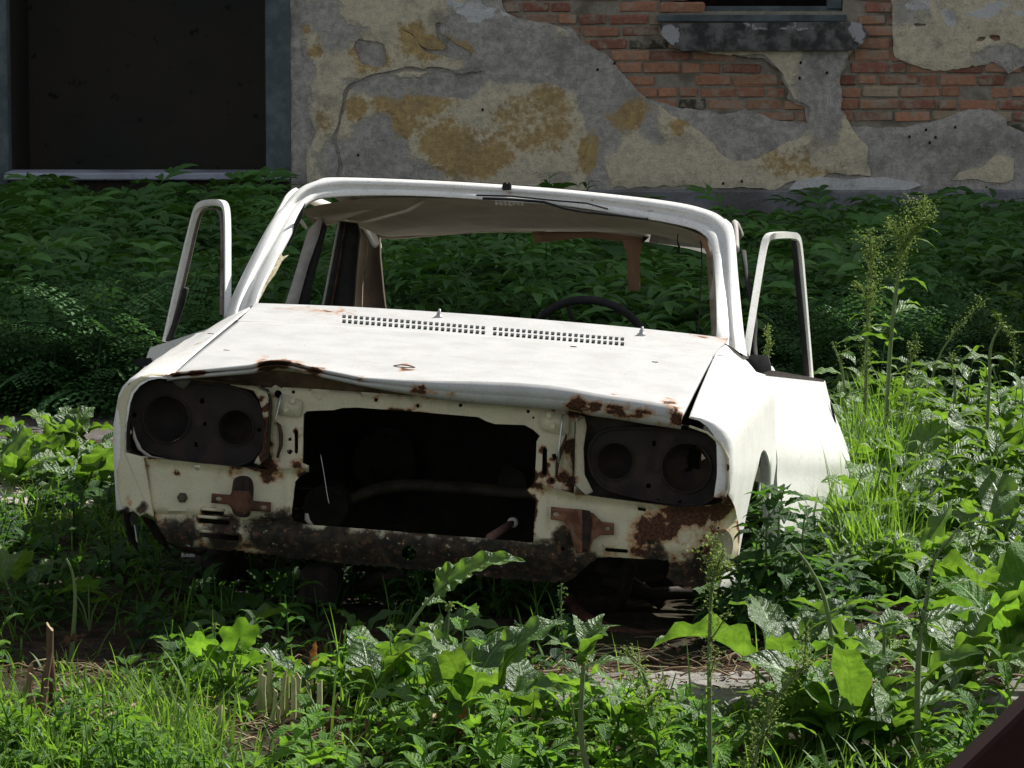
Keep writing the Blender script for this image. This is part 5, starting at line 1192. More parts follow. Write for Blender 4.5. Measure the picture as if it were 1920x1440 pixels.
# ---- small broad leaves scattered low over the ground
def cover(name, zones, label, mat):
    vg = Veg(); tps = [blade(1, .55, 0, .7, .9, (.25, 0, .1), 5, 2, 'ovate', .25, .08), blade(1, .4, 0, .9, 1.3, (.2, 0, .1), 6, 2, 'lance', .3, .1), blade(1, .7, 0, .35, .6, (.3, 0, .2), 5, 2, 'round', .2, .1)]
    for poly, n, s0, s1, t0 in zones:
        q = np.array([G(*p)[:2] for p in poly]); lo, hi = q.min(0), q.max(0); p = NPR.uniform(lo, hi, (n * 4, 2)); p = keep(p[pip(p, q)]); p = p[fbm(p * 2.6, 17, 3) + NPR.uniform(-.1, .1, len(p)) > .46][:n]
        k = NPR.randint(4, 8, len(p)); P3 = np.repeat(p, k, 0); N_ = len(P3); az = NPR.uniform(0, 6.28, N_); el = NPR.uniform(-.3, .5, N_); sc = np.repeat(NPR.uniform(s0, s1, len(p)), k) * NPR.uniform(.6, 1.1, N_)
        T = np.concatenate([P3, (gz(P3[:, 0], P3[:, 1]) + NPR.uniform(0, .04, N_))[:, None]], 1); ti = np.clip(np.repeat(NPR.uniform(t0, 1, len(p)), k) + NPR.uniform(-.2, .2, N_), 0, 1); ix = NPR.randint(0, 3, N_)
        for j, tp in enumerate(tps):
            m = ix == j; vg.many(tp, rotz_el(az[m], el[m]), T[m], sc[m], ti[m])
    return vg.build(name, M[mat], kind='stuff', label=label, cat='weeds')
cover('ground_cover', [(OUTER[0], 260, .03, .08, .1), (OUTER[1], 300, .04, .11, .1), ([(-60, 1270), (900, 1270), (1000, 1340), (1930, 1330), (1930, 1500), (-60, 1500)], 270, .025, .06, .1), ([(1560, 860), (1960, 860), (1990, 1230), (1540, 1160)], 380, .05, .12, .1)], 'low mixed broad leaved weeds in the sun', 'bright')
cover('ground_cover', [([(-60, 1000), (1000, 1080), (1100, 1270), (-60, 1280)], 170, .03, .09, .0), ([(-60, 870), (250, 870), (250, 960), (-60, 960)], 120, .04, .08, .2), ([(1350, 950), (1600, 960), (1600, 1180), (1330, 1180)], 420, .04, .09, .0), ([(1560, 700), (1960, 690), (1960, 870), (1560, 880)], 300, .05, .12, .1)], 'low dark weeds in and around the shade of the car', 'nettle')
# dry straw and roots lying about
def straw(name, zones, label):
    vg = Veg()
    for poly, n, l0, l1 in zones:
        q = np.array([G(*p)[:2] for p in poly]); lo, hi = q.min(0), q.max(0); c = 0
        while c < n:
            p = NPR.uniform(lo, hi)
            if not pip(p[None], q)[0]: continue
            c += 1; L = RNG.uniform(l0, l1); az = RNG.gauss(0, .6) + (math.pi if RNG.random() < .5 else 0); k = RNG.uniform(-.4, .4); z0 = float(gz(p[0], p[1])) + (.045 if 8.93 < p[1] < 9.28 and p[0] > -.14 else .008)
            pts = [(p[0] + L * t_ * math.cos(az + k * t_), p[1] + L * t_ * math.sin(az + k * t_), z0 + RNG.uniform(0, .025) * math.sin(t_ * 3.1)) for t_ in np.linspace(0, 1, 5)]
            V, F = qtube(pts, RNG.uniform(.0008, .003), 4); vg.add(V, F, RNG.random())
    return vg.build(name, M['straw'], kind='stuff', label=label, cat='straw')
straw('dry_straw', [([(850, 1240), (1930, 1180), (1930, 1330), (900, 1330)], 230, .03, .2), ([(-20, 1240), (900, 1250), (1000, 1430), (-20, 1430)], 260, .04, .2), ([(1350, 1190), (1930, 1180), (1930, 1240), (1350, 1260)], 150, .03, .16)], 'dry straw, roots and dead stalks lying on the ground and kerb')

# low litter of dead leaf scraps, and many small upright weeds
vg = Veg(); tp = blade(1, .6, 0, .3, .9, (0, 0, 0), 3, 2, 'ovate', .5, .2); N_ = []
for poly, n in (([(-40, 1240), (1930, 1180), (1930, 1440), (-40, 1440)], 1500), ([(-40, 1000), (1100, 1090), (1100, 1250), (-40, 1250)], 300)):
    q = np.array([G(*p)[:2] for p in poly]); lo, hi = q.min(0), q.max(0); p = NPR.uniform(lo, hi, (n, 2)); p = p[pip(p, q)]
    for a_ in p: N_.append((a_[0], a_[1], float(gz(a_[0], a_[1])) + (.045 if 8.93 < a_[1] < 9.28 and a_[0] > -.14 else .006), RNG.uniform(0, 6.28), RNG.uniform(-.3, .5), RNG.uniform(.008, .035), RNG.random()))
A_ = np.array(N_); vg.many(tp, rotz_el(A_[:, 3], A_[:, 4]), A_[:, :3], A_[:, 5], A_[:, 6]); vg.build('leaf_litter', M['drybrown'], kind='stuff', label='small dead brown leaf scraps on the soil', cat='leaf litter')
def sprouts(name, zones, label, mat):
    vg = Veg(); st = Veg(); tps = [blade(1, .42, 0, .5, 1.2, (.08, 0, 0), 6, 2, 'lance', .3, .1), blade(1, .62, 0, .4, 1.3, (.1, 0, 0), 7, 4, 'ovate', .3, .12, 22, serr=.12), blade(1, .34, 0, .8, 1.5, (.05, 0, 0), 7, 2, 'dock', .3, .14)]; L = [[], [], []]
    for poly, n, h0, h1, l0, t0 in zones:
        q = np.array([G(*p)[:2] for p in poly]); lo, hi = q.min(0), q.max(0); p = NPR.uniform(lo, hi, (n * 5, 2)); p = keep(p[pip(p, q)]); p = p[fbm(p * 3.1, 61, 3) + NPR.uniform(-.12, .12, len(p)) > .45][:n]
        for b in p:
            H = RNG.uniform(h0, h1); z0 = float(gz(b[0], b[1])); lx, ly = RNG.gauss(0, .18) * H, RNG.gauss(0, .18) * H; V, F = qtube([(b[0], b[1], z0), (b[0] + lx * .4, b[1] + ly * .4, z0 + H * .6), (b[0] + lx, b[1] + ly, z0 + H)], [.0028, .0022, .0014], 4); vg.add(V, F, RNG.random()); kd = RNG.randrange(3); tt = RNG.uniform(t0, 1)
            for k in range(RNG.randint(6, 11)):
                f = .1 + .9 * k / 9; f = min(f, 1); L[kd].append((b[0] + lx * f ** 1.5, b[1] + ly * f ** 1.5, z0 + H * f, k * 2.4 + RNG.uniform(-.5, .5), RNG.uniform(-.3, .5), l0 * RNG.uniform(.6, 1.3) * (1.25 - .6 * f), min(1, max(0, tt + RNG.uniform(-.3, .3)))))
    for tp, l in zip(tps, L):
        if l: A_ = np.array(l); vg.many(tp, rotz_el(A_[:, 3], A_[:, 4]), A_[:, :3], A_[:, 5], A_[:, 6])
    return vg.build(name, M[mat], kind='stuff', label=label, cat='weeds')
sprouts('weed_growth', [(OUTER[0], 60, .06, .2, .09, .1), (OUTER[1], 90, .1, .34, .12, .1), ([(380, 1290), (900, 1290), (1000, 1350), (1300, 1350), (1300, 1500), (380, 1500)], 45, .06, .2, .09, .1), ([(1180, 1380), (1930, 1370), (1930, 1500), (1180, 1500)], 24, .08, .24, .10, .1), ([(-60, 1380), (400, 1380), (400, 1500), (-60, 1500)], 40, .05, .15, .06, .3), ([(-60, 1225), (950, 1240), (950, 1310), (-60, 1300)], 34, .04, .13, .07, .1)], 'mixed upright green weeds crowding the bottom of the picture', 'bright')
sprouts('weed_growth', [([(1560, 760), (1960, 740), (1990, 1200), (1560, 1180)], 100, .10, .36, .14, .2), ([(1560, 660), (1960, 640), (1960, 800), (1580, 800)], 45, .2, .5, .15, .2), ([(1450, 1230), (1930, 1210), (1930, 1290), (1500, 1290)], 30, .05, .16, .06, .2)], 'mixed leafy weeds standing among the grass at the right', 'dock')
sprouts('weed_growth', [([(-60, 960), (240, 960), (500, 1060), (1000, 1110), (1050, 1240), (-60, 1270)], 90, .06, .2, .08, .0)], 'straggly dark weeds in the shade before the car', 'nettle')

# ---- plants one can tell apart
def plant(name, label, cat, px, py, group=None):
    g = G(px, py); g[2] = float(gz(g[0], g[1])); o = empty(name, tuple(g), label=label, cat=cat, group=group); return o, g
def hgt(px, py, ty): return (py - ty) * G(px, py)[1] / FPX
def rosette(px, py, n, L, label, mat='dock', seed=0, el=(.7, 1.3), wr=.36, prof='dock', cat='dock plant', name='dock_plant', az=None, droop=(1.0, 1.9), wave=.16, group=None):
    r = random.Random(seed); o, g = plant(name, label, cat, px, py, group); leaves = Veg(); ribs = Veg()
    for k in range(n):
        a_ = (az[k % len(az)] if az else k * 2.4) + r.uniform(-.3, .3); l = L * r.uniform(.7, 1.1); e0 = r.uniform(*el); pt = l * r.uniform(.25, .5)
        tip = np.array([math.cos(a_) * math.cos(e0) * pt, math.sin(a_) * math.cos(e0) * pt, math.sin(e0) * pt])
        V, F = qtube([(0, 0, 0), tip * .55 + [0, 0, pt * .06], tip], [.006, .0045, .0035], 5); ribs.add(V, F, r.uniform(.2, .7))
        q = blade(l, l * wr * r.uniform(.8, 1.25), a_, e0 - .05, r.uniform(*droop), tip, 18, 8, prof, r.uniform(.1, .55), wave * r.uniform(.6, 1.6), r.uniform(14, 26), r.uniform(-.5, .5), r.uniform(-.1, .25), r.uniform(0, 6))
        leaves.add(q[0], q[1], r.uniform(.15, .9), q[2], q[3])
    leaves.build('leaves', M[mat], o); ribs.build('stalks', M['stem'], o); return o
def seedstem(px, py, pts, label, heads, leaves=(), r0=.005, seed=0, name='flowering_dock', cat='dock plant', depth=0.0, headmat='seed', group=None, leafmat='dock'):
    """upright stem through photo pixels pts (at the plant's own depth), whorled seed heads, a few leaves"""
    r = random.Random(seed); o, g = plant(name, label, cat, px, py, group); Y = g[1]
    P3 = np.array([WY(x, y, Y + depth * i / max(1, len(pts) - 1)) for i, (x, y) in enumerate(pts)]); P3[0] = g
    C3 = catmull(P3, 5) - g; st = Veg(); V, F = qtube(C3, np.linspace(r0, r0 * .35, len(C3)), 7); st.add(V, F, .5); st.build('stem', M['stem'], o)
    tp = blade(1, .8, 0, .6, 1.0, (0, 0, 0), 2, 2, 'round', .4)
    for (t0, t1, dens, spread, nb) in heads:
        hd = Veg(); N_ = []
        axes = [C3[int(t0 * (len(C3) - 1)):int(t1 * (len(C3) - 1)) + 1]]
        for b in range(nb):
            i = int((t0 + (t1 - t0) * r.uniform(.0, .8)) * (len(C3) - 1)); a_ = r.uniform(0, 6.28); l = r.uniform(.5, 1.0) * spread * 7
            br = np.array([C3[i] + [math.cos(a_) * l * .35 * t_ ** .8, math.sin(a_) * l * .35 * t_ ** .8, l * .62 * t_ - .15 * l * t_ ** 3] for t_ in np.linspace(0, 1, 7)]); V, F = qtube(br, .0015, 4); hd.add(V, F, .2); axes.append(br)
        for A_ in axes:
            L = np.linalg.norm(np.diff(A_, axis=0), axis=1).sum(); m = max(3, int(L / .014))
            for k in range(m):
                if r.random() < .1: continue
                f = k / m * (len(A_) - 1); i = int(f); c = A_[i] + (A_[min(i + 1, len(A_) - 1)] - A_[i]) * (f - i)
                for _ in range(int(dens * 1.8)): N_.append((*(c + np.array([r.gauss(0, 1), r.gauss(0, 1), r.gauss(0, .8)]) * spread * .42), r.uniform(0, 6.28), r.uniform(-1, 1), r.uniform(.006, .012), r.random()))
        if N_: A_ = np.array(N_); hd.many(tp, rotz_el(A_[:, 3], A_[:, 4]), A_[:, :3], A_[:, 5], A_[:, 6])
        if hd.V: hd.build('seed_head', M[headmat], o)
    lv = Veg()
    for (t_, az, l, wr, el, dr, tint) in leaves:
        c = C3[int(t_ * (len(C3) - 1))]; q = blade(l, l * wr, rad(az), el, dr, c, 12, 6, 'dock', .25, .16, r.uniform(14, 24), r.uniform(-.3, .3), .1, r.uniform(0, 6)); lv.add(q[0], q[1], tint, q[2], q[3])
    if leaves: lv.build('leaves', M[leafmat], o)
    return o
# azimuth 0 = towards the right of the picture, 90 = away, -90 = towards the camera
seedstem(1612, 905, [(1612, 905), (1622, 760), (1625, 640), (1633, 520), (1632, 430)], 'thinner left hand one of the two tallest flowering docks beyond the open door', [(.62, 1, 7, .028, 13), (.3, .6, 5, .024, 4)], [(.5, 160, .13, .3, .3, 1.3, .8), (.3, 200, .1, .3, .2, 1.2, .4), (.62, 150, .09, .3, .2, 1.5, .9), (.18, 30, .16, .35, .6, 1.4, .7), (.42, -30, .14, .3, .5, 1.5, .6), (.25, 170, .17, .35, .6, 1.3, .9), (.55, 20, .12, .3, .4, 1.4, .8)], .008, 1)
seedstem(1655, 915, [(1655, 915), (1662, 780), (1670, 640), (1682, 530), (1695, 460), (1725, 418), (1752, 408)], 'tallest flowering dock beyond the open door, its top bending right', [(.5, 1, 7, .030, 20)], [(.7, 0, .12, .16, .2, 1.4, .8), (.82, -10, .09, .2, 0, .8, .9), (.5, 20, .13, .3, .4, 1.6, .5), (.35, 190, .17, .35, .5, 1.3, .8), (.22, -20, .2, .38, .6, 1.3, .6), (.42, 30, .15, .3, .6, 1.4, .9), (.6, 200, .1, .25, .4, 1.3, .9)], .009, 2)
seedstem(1846, 940, [(1846, 940), (1850, 820), (1855, 720), (1858, 650), (1880, 612), (1900, 640), (1903, 690)], 'flowering dock with a hooked drooping head near the right edge', [(.66, 1, 5, .02, 2)], [(.45, 190, .12, .4, .5, 1.6, .8), (.46, 10, .1, .4, .3, 1.5, .6), (.1, 20, .13, .4, .6, 1.5, .9), (.78, 15, .13, .2, .1, .7, .9)], .007, 3)
seedstem(1725, 830, [(1725, 830), (1740, 740), (1765, 660), (1810, 600), (1850, 560)], 'leaning dock with a feathery slanting head between the tall docks', [(.6, 1, 4, .02, 3)], [(.4, 170, .16, .35, .3, 1.1, .6), (.42, 5, .16, .3, .2, .8, .8), (.3, 150, .16, .35, .1, 1.0, .7)], .006, 4)
seedstem(1700, 880, [(1700, 880), (1690, 780), (1700, 700), (1722, 640)], 'shorter leafy dock between the two tall stems and the slanting head', [(.6, 1, 5, .02, 5)], [(.2, 200, .16, .35, .7, 1.3, .6), (.3, 20, .18, .35, .6, 1.2, .8), (.5, 180, .14, .35, .4, 1.3, .9), (.6, -30, .13, .35, .5, 1.5, .7), (.4, -80, .15, .4, .6, 1.5, .5)], .007, 24)
seedstem(1590, 860, [(1590, 860), (1585, 760), (1578, 690), (1560, 640)], 'leafy dock leaning left over the top corner of the open door', [(.7, 1, 4, .016, 2)], [(.3, 170, .16, .4, .7, 1.3, .8), (.5, 10, .15, .4, .6, 1.4, .6), (.65, 190, .14, .4, .4, 1.2, .9), (.8, -60, .12, .4, .4, 1.4, .7)], .007, 25)
seedstem(1780, 900, [(1780, 900), (1788, 800), (1790, 720), (1780, 660)], 'broad leaved dock stem in the sun just left of the hooked one', [(.75, 1, 4, .016, 2)], [(.2, 200, .2, .35, .7, 1.2, .5), (.3, 0, .2, .35, .6, 1.3, .8), (.5, 170, .18, .35, .5, 1.2, .7), (.65, -10, .17, .32, .5, 1.3, .9), (.8, 210, .13, .35, .6, 1.3, .6)], .008, 26)
seedstem(1435, 840, [(1435, 840), (1440, 700), (1440, 610)], 'green flowering dock seen through the right hand door frame', [(.5, 1, 5, .02, 5)], [], .005, 5)
seedstem(1332, 1500, [(1332, 1500), (1330, 1300), (1331, 1180), (1336, 1090), (1350, 1062), (1375, 1068)], 'tall seeding dock standing in front of the right headlamp corner', [(.22, 1, 6, .022, 9)], [], .0055, 6)
seedstem(1225, 1480, [(1225, 1480), (1225, 1380), (1215, 1290), (1190, 1235), (1160, 1226)], 'yellowish seeding dock leaning left over the kerb', [(.15, 1, 7, .026, 9)], [], .005, 7)
seedstem(1400, 1500, [(1400, 1500), (1425, 1390), (1455, 1310), (1500, 1258), (1518, 1246)], 'seeding dock slanting right above the bottom middle', [(.1, 1, 7, .026, 9)], [(.3, 20, .13, .35, .3, 1.0, .5)], .005, 8)
seedstem(1062, 1300, [(1062, 1300), (1058, 1230), (1052, 1160), (1053, 1095)], 'slender dark green seed spike rising below the bumper beam', [(.4, 1, 5, .012, 1)], [(.45, 160, .1, .22, .9, 1.4, .5), (.5, 20, .07, .25, .7, 1.2, .6)], .004, 9, headmat='nettle')
seedstem(925, 1330, [(925, 1330), (945, 1270), (975, 1215), (1005, 1180), (1030, 1165)], 'dark seed head arching right in front of the shaded gap', [(.3, 1, 5, .016, 4)], [], .004, 10, headmat='nettle')
o = seedstem(1583, 1395, [(1583, 1395), (1575, 1300), (1560, 1200), (1545, 1120), (1515, 1060), (1482, 1018)], 'long bare pale stem curving up to the left beside the fender', [(.05, .07, 1, .01, 0)], [(.55, 10, .17, .3, .4, .7, .6), (.42, -160, .06, .5, .2, 1.2, 1), (.9, 190, .08, .35, .3, 1.3, .6)], .0075, 11)
seedstem(1660, 1390, [(1660, 1390), (1655, 1290), (1658, 1200), (1655, 1172)], 'upright stem topped by spreading leaves right of the long bare stem', [], [(1, 170, .18, .25, .35, 1.1, .6), (1, 10, .15, .28, .2, .8, .7), (.96, 60, .12, .35, .6, 1.2, .4), (.5, 175, .14, .3, .3, 1.6, .4), (.45, 20, .12, .3, .4, 1.5, .6)], .007, 12)
seedstem(1722, 1460, [(1722, 1460), (1720, 1330), (1724, 1210), (1738, 1120), (1752, 1050), (1790, 1000)], 'tall dock stem with dark flower whorls right of the leaf topped stem', [(.4, .95, 4, .018, 4)], [(.5, 20, .2, .28, .5, 1.3, .4), (.5, 190, .09, .4, .2, 1.5, .8), (.62, 10, .17, .22, .6, 1.2, .8), (.2, 30, .18, .3, .5, 1.4, .6), (.85, 10, .12, .3, .8, .9, 1)], .008, 13, headmat='nettle')
seedstem(820, 1335, [(820, 1335), (830, 1260), (838, 1200), (844, 1132)], 'thin straight stalk with a spent flower head before the dark gap', [(.97, 1, 8, .010, 0)], [], .003, 14, cat='weed', name='spent_flower_stalk')
seedstem(735, 1345, [(735, 1345), (740, 1280), (733, 1220), (730, 1172)], 'thin stalk with a budded tip left of the spent flower', [(.97, 1, 4, .008, 0)], [(.4, 20, .05, .2, 1.2, .5, .6), (.5, 150, .04, .2, 1.2, .5, .7)], .0032, 15, cat='weed', name='spent_flower_stalk')
seedstem(402, 1300, [(402, 1300), (405, 1240), (402, 1168)], 'short budded stalk standing among the lobed leaves', [(.9, 1, 6, .008, 0)], [], .0032, 16, cat='weed', name='budded_stalk')
seedstem(133, 1228, [(133, 1228), (138, 1180), (141, 1120), (136, 1075), (124, 1047)], 'pale leafless cut stalk curving up in the shade at the left', [], [], .007, 17, cat='weed', name='bare_stalk')
seedstem(1115, 1500, [(1115, 1500), (1090, 1380), (1092, 1280), (1095, 1235), (1100, 1215)], 'leafy upright dock with curled bright leaves in the bottom middle', [], [(.75, -60, .12, .45, 1.1, 1.2, .9), (.8, 60, .12, .4, 1.2, 1.1, .8), (.7, 200, .11, .45, 1.0, 1.4, .7), (.85, 10, .10, .4, 1.2, 1.3, .9), (.6, 0, .14, .3, .6, 1.5, .6), (.55, 150, .09, .35, .8, 1.6, .5), (.9, 120, .09, .4, 1.3, .9, .8), (.65, 280, .11, .4, .9, 1.5, .9), (.35, 30, .13, .3, .7, 1.4, .4)], .0075, 18)
seedstem(1080, 1440, [(1080, 1440), (1078, 1380), (1070, 1300)], 'second thinner stem left of the leafy dock in the bottom middle', [(.5, 1, 3, .01, 0)], [(.6, 190, .08, .3, .6, 1.4, .6), (.8, 10, .06, .3, .8, 1.2, .7)], .005, 19)
# the arching sunlit leaf pair in front of the beam
o, g = plant('arching_dock', 'dock shoot arching right with two crinkled pale sunlit leaves before the bumper beam', 'dock plant', 705, 1300)
Y = g[1]; P3 = np.array([WY(x, y, Y) for x, y in ((705, 1300), (735, 1225), (770, 1170), (800, 1130), (838, 1092))]); P3[0] = g; C3 = catmull(P3, 5) - g
vg = Veg(); V, F = qtube(C3, np.linspace(.006, .003, len(C3)), 7); vg.add(V, F, .6); vg.build('stem', M['stem'], o)
vg = Veg(); end = C3[-1]
for b, az, l, wd, el, dr, ro, wv in ((C3[-4], 0.4, .11, .085, .95, 1.3, .9, .22), (end, .1, .20, .062, .66, .95, .75, .2), (C3[-7], .3, .06, .05, .5, .9, .2, .1)):
    q = blade(l, wd, az, el, dr, b, 20, 8, 'dock', .3, wv, 26, ro); vg.add(q[0], q[1], .85, q[2], q[3])
vg.build('leaves', M['dock'], o)
# rosettes and leafy clumps
RO = [(1700, 960, 6, .20, 'broad crinkled dock with pale sunlit leaves just beyond the door edge'), (1790, 985, 6, .20, 'dock clump with upright pale leaf blades, second inward from the right edge'),
      (1880, 930, 7, .22, 'large upright dock leaves catching the sun at the right edge, mid height'), (1645, 1010, 5, .16, 'small dock with drooping leaves against the white door'), (1900, 1085, 6, .2, 'yellow green dock clump at the right edge below the upright leaves'),
      (1745, 1100, 6, .17, 'dock clump with overlapping blades behind the whorled stem'), (1830, 1180, 5, .2, 'dark glossy dock spreading over the soil at the right'), (1895, 1300, 8, .24, 'big bright backlit dock leaves fanned above the dark metal corner'),
      (1800, 1330, 7, .2, 'dense dock clump left of the dark metal corner'), (1700, 1400, 6, .17, 'low dock with silvery leaves at the bottom right'), (1600, 1425, 7, .18, 'dock with folded dark leaves at the foot of the long bare stem'),
      (1475, 1330, 6, .19, 'blue green dock leaves lying over the kerb end'), (1510, 1410, 6, .16, 'broad dock leaves at the bottom, right of the slanting seed stalks'), (1600, 1300, 5, .15, 'upright lit dock leaves behind the long bare stem'),
      (1190, 1425, 7, .15, 'bright round leaved clump at the bottom below the yellowish seed heads'), (880, 1400, 7, .17, 'dark green toothed leaves lying low at the bottom, left of the middle'), (985, 1385, 5, .14, 'twisted silvery dock leaves at the kerb left end'),
      (700, 1340, 6, .15, 'drooping folded leaves right of the cut stalks'), (560, 1330, 5, .10, 'curled dark leaf hanging over the cut stalks'), (790, 1330, 5, .13, 'small dock with narrow leaves below the thin stalks'),
      (1590, 770, 6, .17, 'dock with silvery leaves behind the top of the door'), (1690, 800, 7, .2, 'spreading dock in the sun at the foot of the two tall stems'), (1800, 830, 7, .18, 'dark jagged leaves half lit behind the hooked dock'), (1890, 830, 6, .18, 'shadowy dock clump under the hooked head at the right edge')]
for i, (px, py, n, L, lab) in enumerate(RO): rosette(px, py, n + 3, L * (1.3 if py < 1150 else 1.42), lab, 'bright' if i in (7,) else 'dock', 100 + i, wr=.42, el=(.8, 1.45))
RL = [(25, 925, 7, .15, 'pale crumpled burdock at the left edge of the sunny patch'), (95, 905, 8, .16, 'burdock with big wavy leaves in the sunny patch, second from the left edge'), (160, 930, 8, .16, 'sunlit burdock with a silvery round leaf close to the car'), (60, 870, 6, .14, 'darker burdock at the back of the sunny patch near the left edge'),
      (205, 900, 6, .13, 'lime green burdock leaves touching the front corner of the car'), (130, 860, 6, .14, 'half shaded burdock at the back of the sunny patch near the car'), (10, 890, 5, .13, 'burdock cut by the left edge behind the pale crumpled one')]
for i, (px, py, n, L, lab) in enumerate(RL): rosette(px, py, n + 5, L * 1.15, lab, 'dock', 200 + i, (.5, 1.3), .62, 'ovate', 'burdock', 'burdock', droop=(.8, 1.7), wave=.2)
RS = [(35, 1150, 4, .26, 'very large dark leaf lying in the shade at the left edge'), (440, 1215, 4, .15, 'dim curved leaf in the shade behind the lobed leaves'), (670, 1215, 3, .13, 'upright narrow leaf in the shade under the bumper beam'), (800, 1240, 4, .15, 'dusky broad leaf behind the thin stalks in the shade'), (330, 1240, 5, .12, 'blue green shaded leaves left of the lobed plant')]
for i, (px, py, n, L, lab) in enumerate(RS): rosette(px, py, n, L, lab, 'dock', 300 + i, (.6, 1.2))
# lobed mallow-like plants
def mallow(px, py, L, label, seed=0):
    r = random.Random(seed); o, g = plant('mallow', label, 'mallow plant', px, py); st = Veg(); lf = Veg()
    for (dx, dz, rr, el, az) in L:
        sc = g[1] / FPX; tip = np.array([dx * sc, r.uniform(-.03, .03), dz * sc]); V, F = qtube([(0, 0, 0), tip * [.4, .5, .6], tip], [.0035, .0028, .002], 5); st.add(V, F, .5)
        q = palm(rr * sc, rad(az), tip, 5, el); lf.add(q[0], q[1], r.uniform(.3, 1), q[2], q[3])
    st.build('stalks', M['stem'], o); lf.build('leaves', M['bright'], o)
mallow(425, 1320, [(-45, 110, 38, 1.0, -110), (25, 125, 44, 1.1, -70), (-20, 85, 34, .9, -130), (45, 80, 34, .7, -60), (-50, 55, 30, .5, -150), (60, 40, 28, .6, -40), (100, 70, 30, .6, -50), (10, 40, 26, .5, -90)], 'bright lobed leaves on thin stalks in the sun left of the cut stalks', 1)
mallow(250, 1410, [(0, 40, 34, .9, -100), (-24, 26, 22, .6, -140), (26, 24, 22, .6, -60)], 'small lobed leaf plant low in the bottom left grass', 2)
mallow(30, 1400, [(-10, 40, 30, .8, -100), (25, 50, 26, .8, -70), (-30, 22, 24, .6, -120)], 'lobed leaves in the bottom left corner', 3)
mallow(168, 1170, [(0, 90, 26, .8, -90), (-30, 80, 16, .7, -120), (18, 60, 18, .5, -60)], 'dim lobed leaf beside the pale bare stalk in the shade', 4)
mallow(500, 1300, [(40, 50, 30, .7, -70), (10, 40, 24, .6, -100), (58, 20, 22, .5, -50)], 'darker lobed leaf touching the cut stalks from the left', 5)
# nettle clump against the fender
def nettle(px, py, pts, label, seed, mat='nettle', n=12, l0=.075):
    r = random.Random(seed); o, g = plant('nettle', label, 'nettle', px, py); Y = g[1]
    P3 = np.array([WY(x, y, Y) for x, y in pts]); P3[0] = g; C3 = catmull(P3, 6) - g; st = Veg(); V, F = qtube(C3, np.linspace(.004, .002, len(C3)), 5); st.add(V, F, .4); st.build('stem', M['stem'], o); lf = Veg()
    for k in range(n):
        t_ = .15 + .85 * k / (n - 1); c = C3[int(t_ * (len(C3) - 1))]
        for s_ in (0, math.pi):
            az = k * 1.57 + s_ + r.uniform(-.3, .3); l = l0 * (1.1 - .45 * t_) * r.uniform(.8, 1.2); q = blade(l, l * .58, az, r.uniform(.1, .6), r.uniform(.8, 1.5), c + np.array([math.cos(az), math.sin(az), .3]) * .012, 13, 4, 'ovate', .3, .06, 20, r.uniform(-.4, .4), serr=.16); lf.add(q[0], q[1], r.uniform(.1, 1), q[2], q[3])
    lf.build('leaves', M[mat], o)
NE = [(1470, 1215, [(1470, 1215), (1468, 1080), (1460, 980), (1470, 915)], 'tallest nettle growing up in front of the open door'), (1440, 1210, [(1440, 1210), (1438, 1100), (1437, 1000), (1450, 915)], 'nettle covering the rear edge of the front wheel arch'),
      (1510, 1205, [(1510, 1205), (1512, 1100), (1505, 1010), (1512, 950)], 'nettle right of the tallest one, against the white door'), (1395, 1215, [(1395, 1215), (1390, 1150), (1385, 1090), (1378, 1060)], 'low nettle at the front edge of the wheel arch'),
      (1540, 1200, [(1540, 1200), (1545, 1130), (1548, 1060)], 'short nettle below the bottom corner of the open door'), (1455, 1225, [(1455, 1225), (1450, 1160), (1440, 1120)], 'dark short nettle low beneath the wheel arch'), (1415, 1200, [(1415, 1200), (1415, 1120), (1420, 985)], 'nettle filling the middle of the wheel arch'),
      (1490, 1210, [(1490, 1210), (1485, 1130), (1490, 1050)], 'bushy nettle between the two taller ones by the door'), (1365, 1215, [(1365, 1215), (1362, 1170), (1355, 1120)], 'small nettle below the rusty fender corner'), (1580, 1190, [(1580, 1190), (1585, 1120), (1592, 1060)], 'nettle growing at the outer bottom edge of the door')]
for i, (px, py, pts, lab) in enumerate(NE): nettle(px, py, pts, lab, 400 + i, 'nettle', 14, .10)
nettle(575, 1310, [(575, 1310), (470, 1250), (468, 1225)], 'small shiny leaved weed between lobed leaves and cut stalks', 450, 'bright', 6, .05)
# weeds by the wall above the car roof
for i, (px, py, ty, lab) in enumerate(((1022, 392, 318, 'narrow leaved sprig against the wall above the car roof'), (1095, 392, 322, 'wider weed against the wall above the roof, right of the sprig'), (490, 400, 300, 'thin tall weed by the doorway post'))):
    g = WY(px, 430, 24.3); o = empty('wall_weed', (g[0], 24.3, 0), label=lab, cat='weed'); lf = Veg(); H = hgt(px, 430, 430) or 0; H = (430 - ty) * 24.3 / FPX
    V, F = qtube([(0, 0, 0), (.01, 0, H * .6), (.03, 0, H * .92)], [.005, .004, .002], 4); lf.add(V, F, .3); r = random.Random(i)
    for k in range(9 if i < 2 else 4): q = blade(.11 * (1 if i < 2 else .6), .028, k * 2.4, r.uniform(.2, 1.0), 1.1, (.02 * k / 9, 0, H * (.5 + .45 * k / 9)), 6, 2, 'lance', .3); lf.add(q[0], q[1], r.random(), q[2], q[3])
    lf.build('leaves', M['elder'], o)
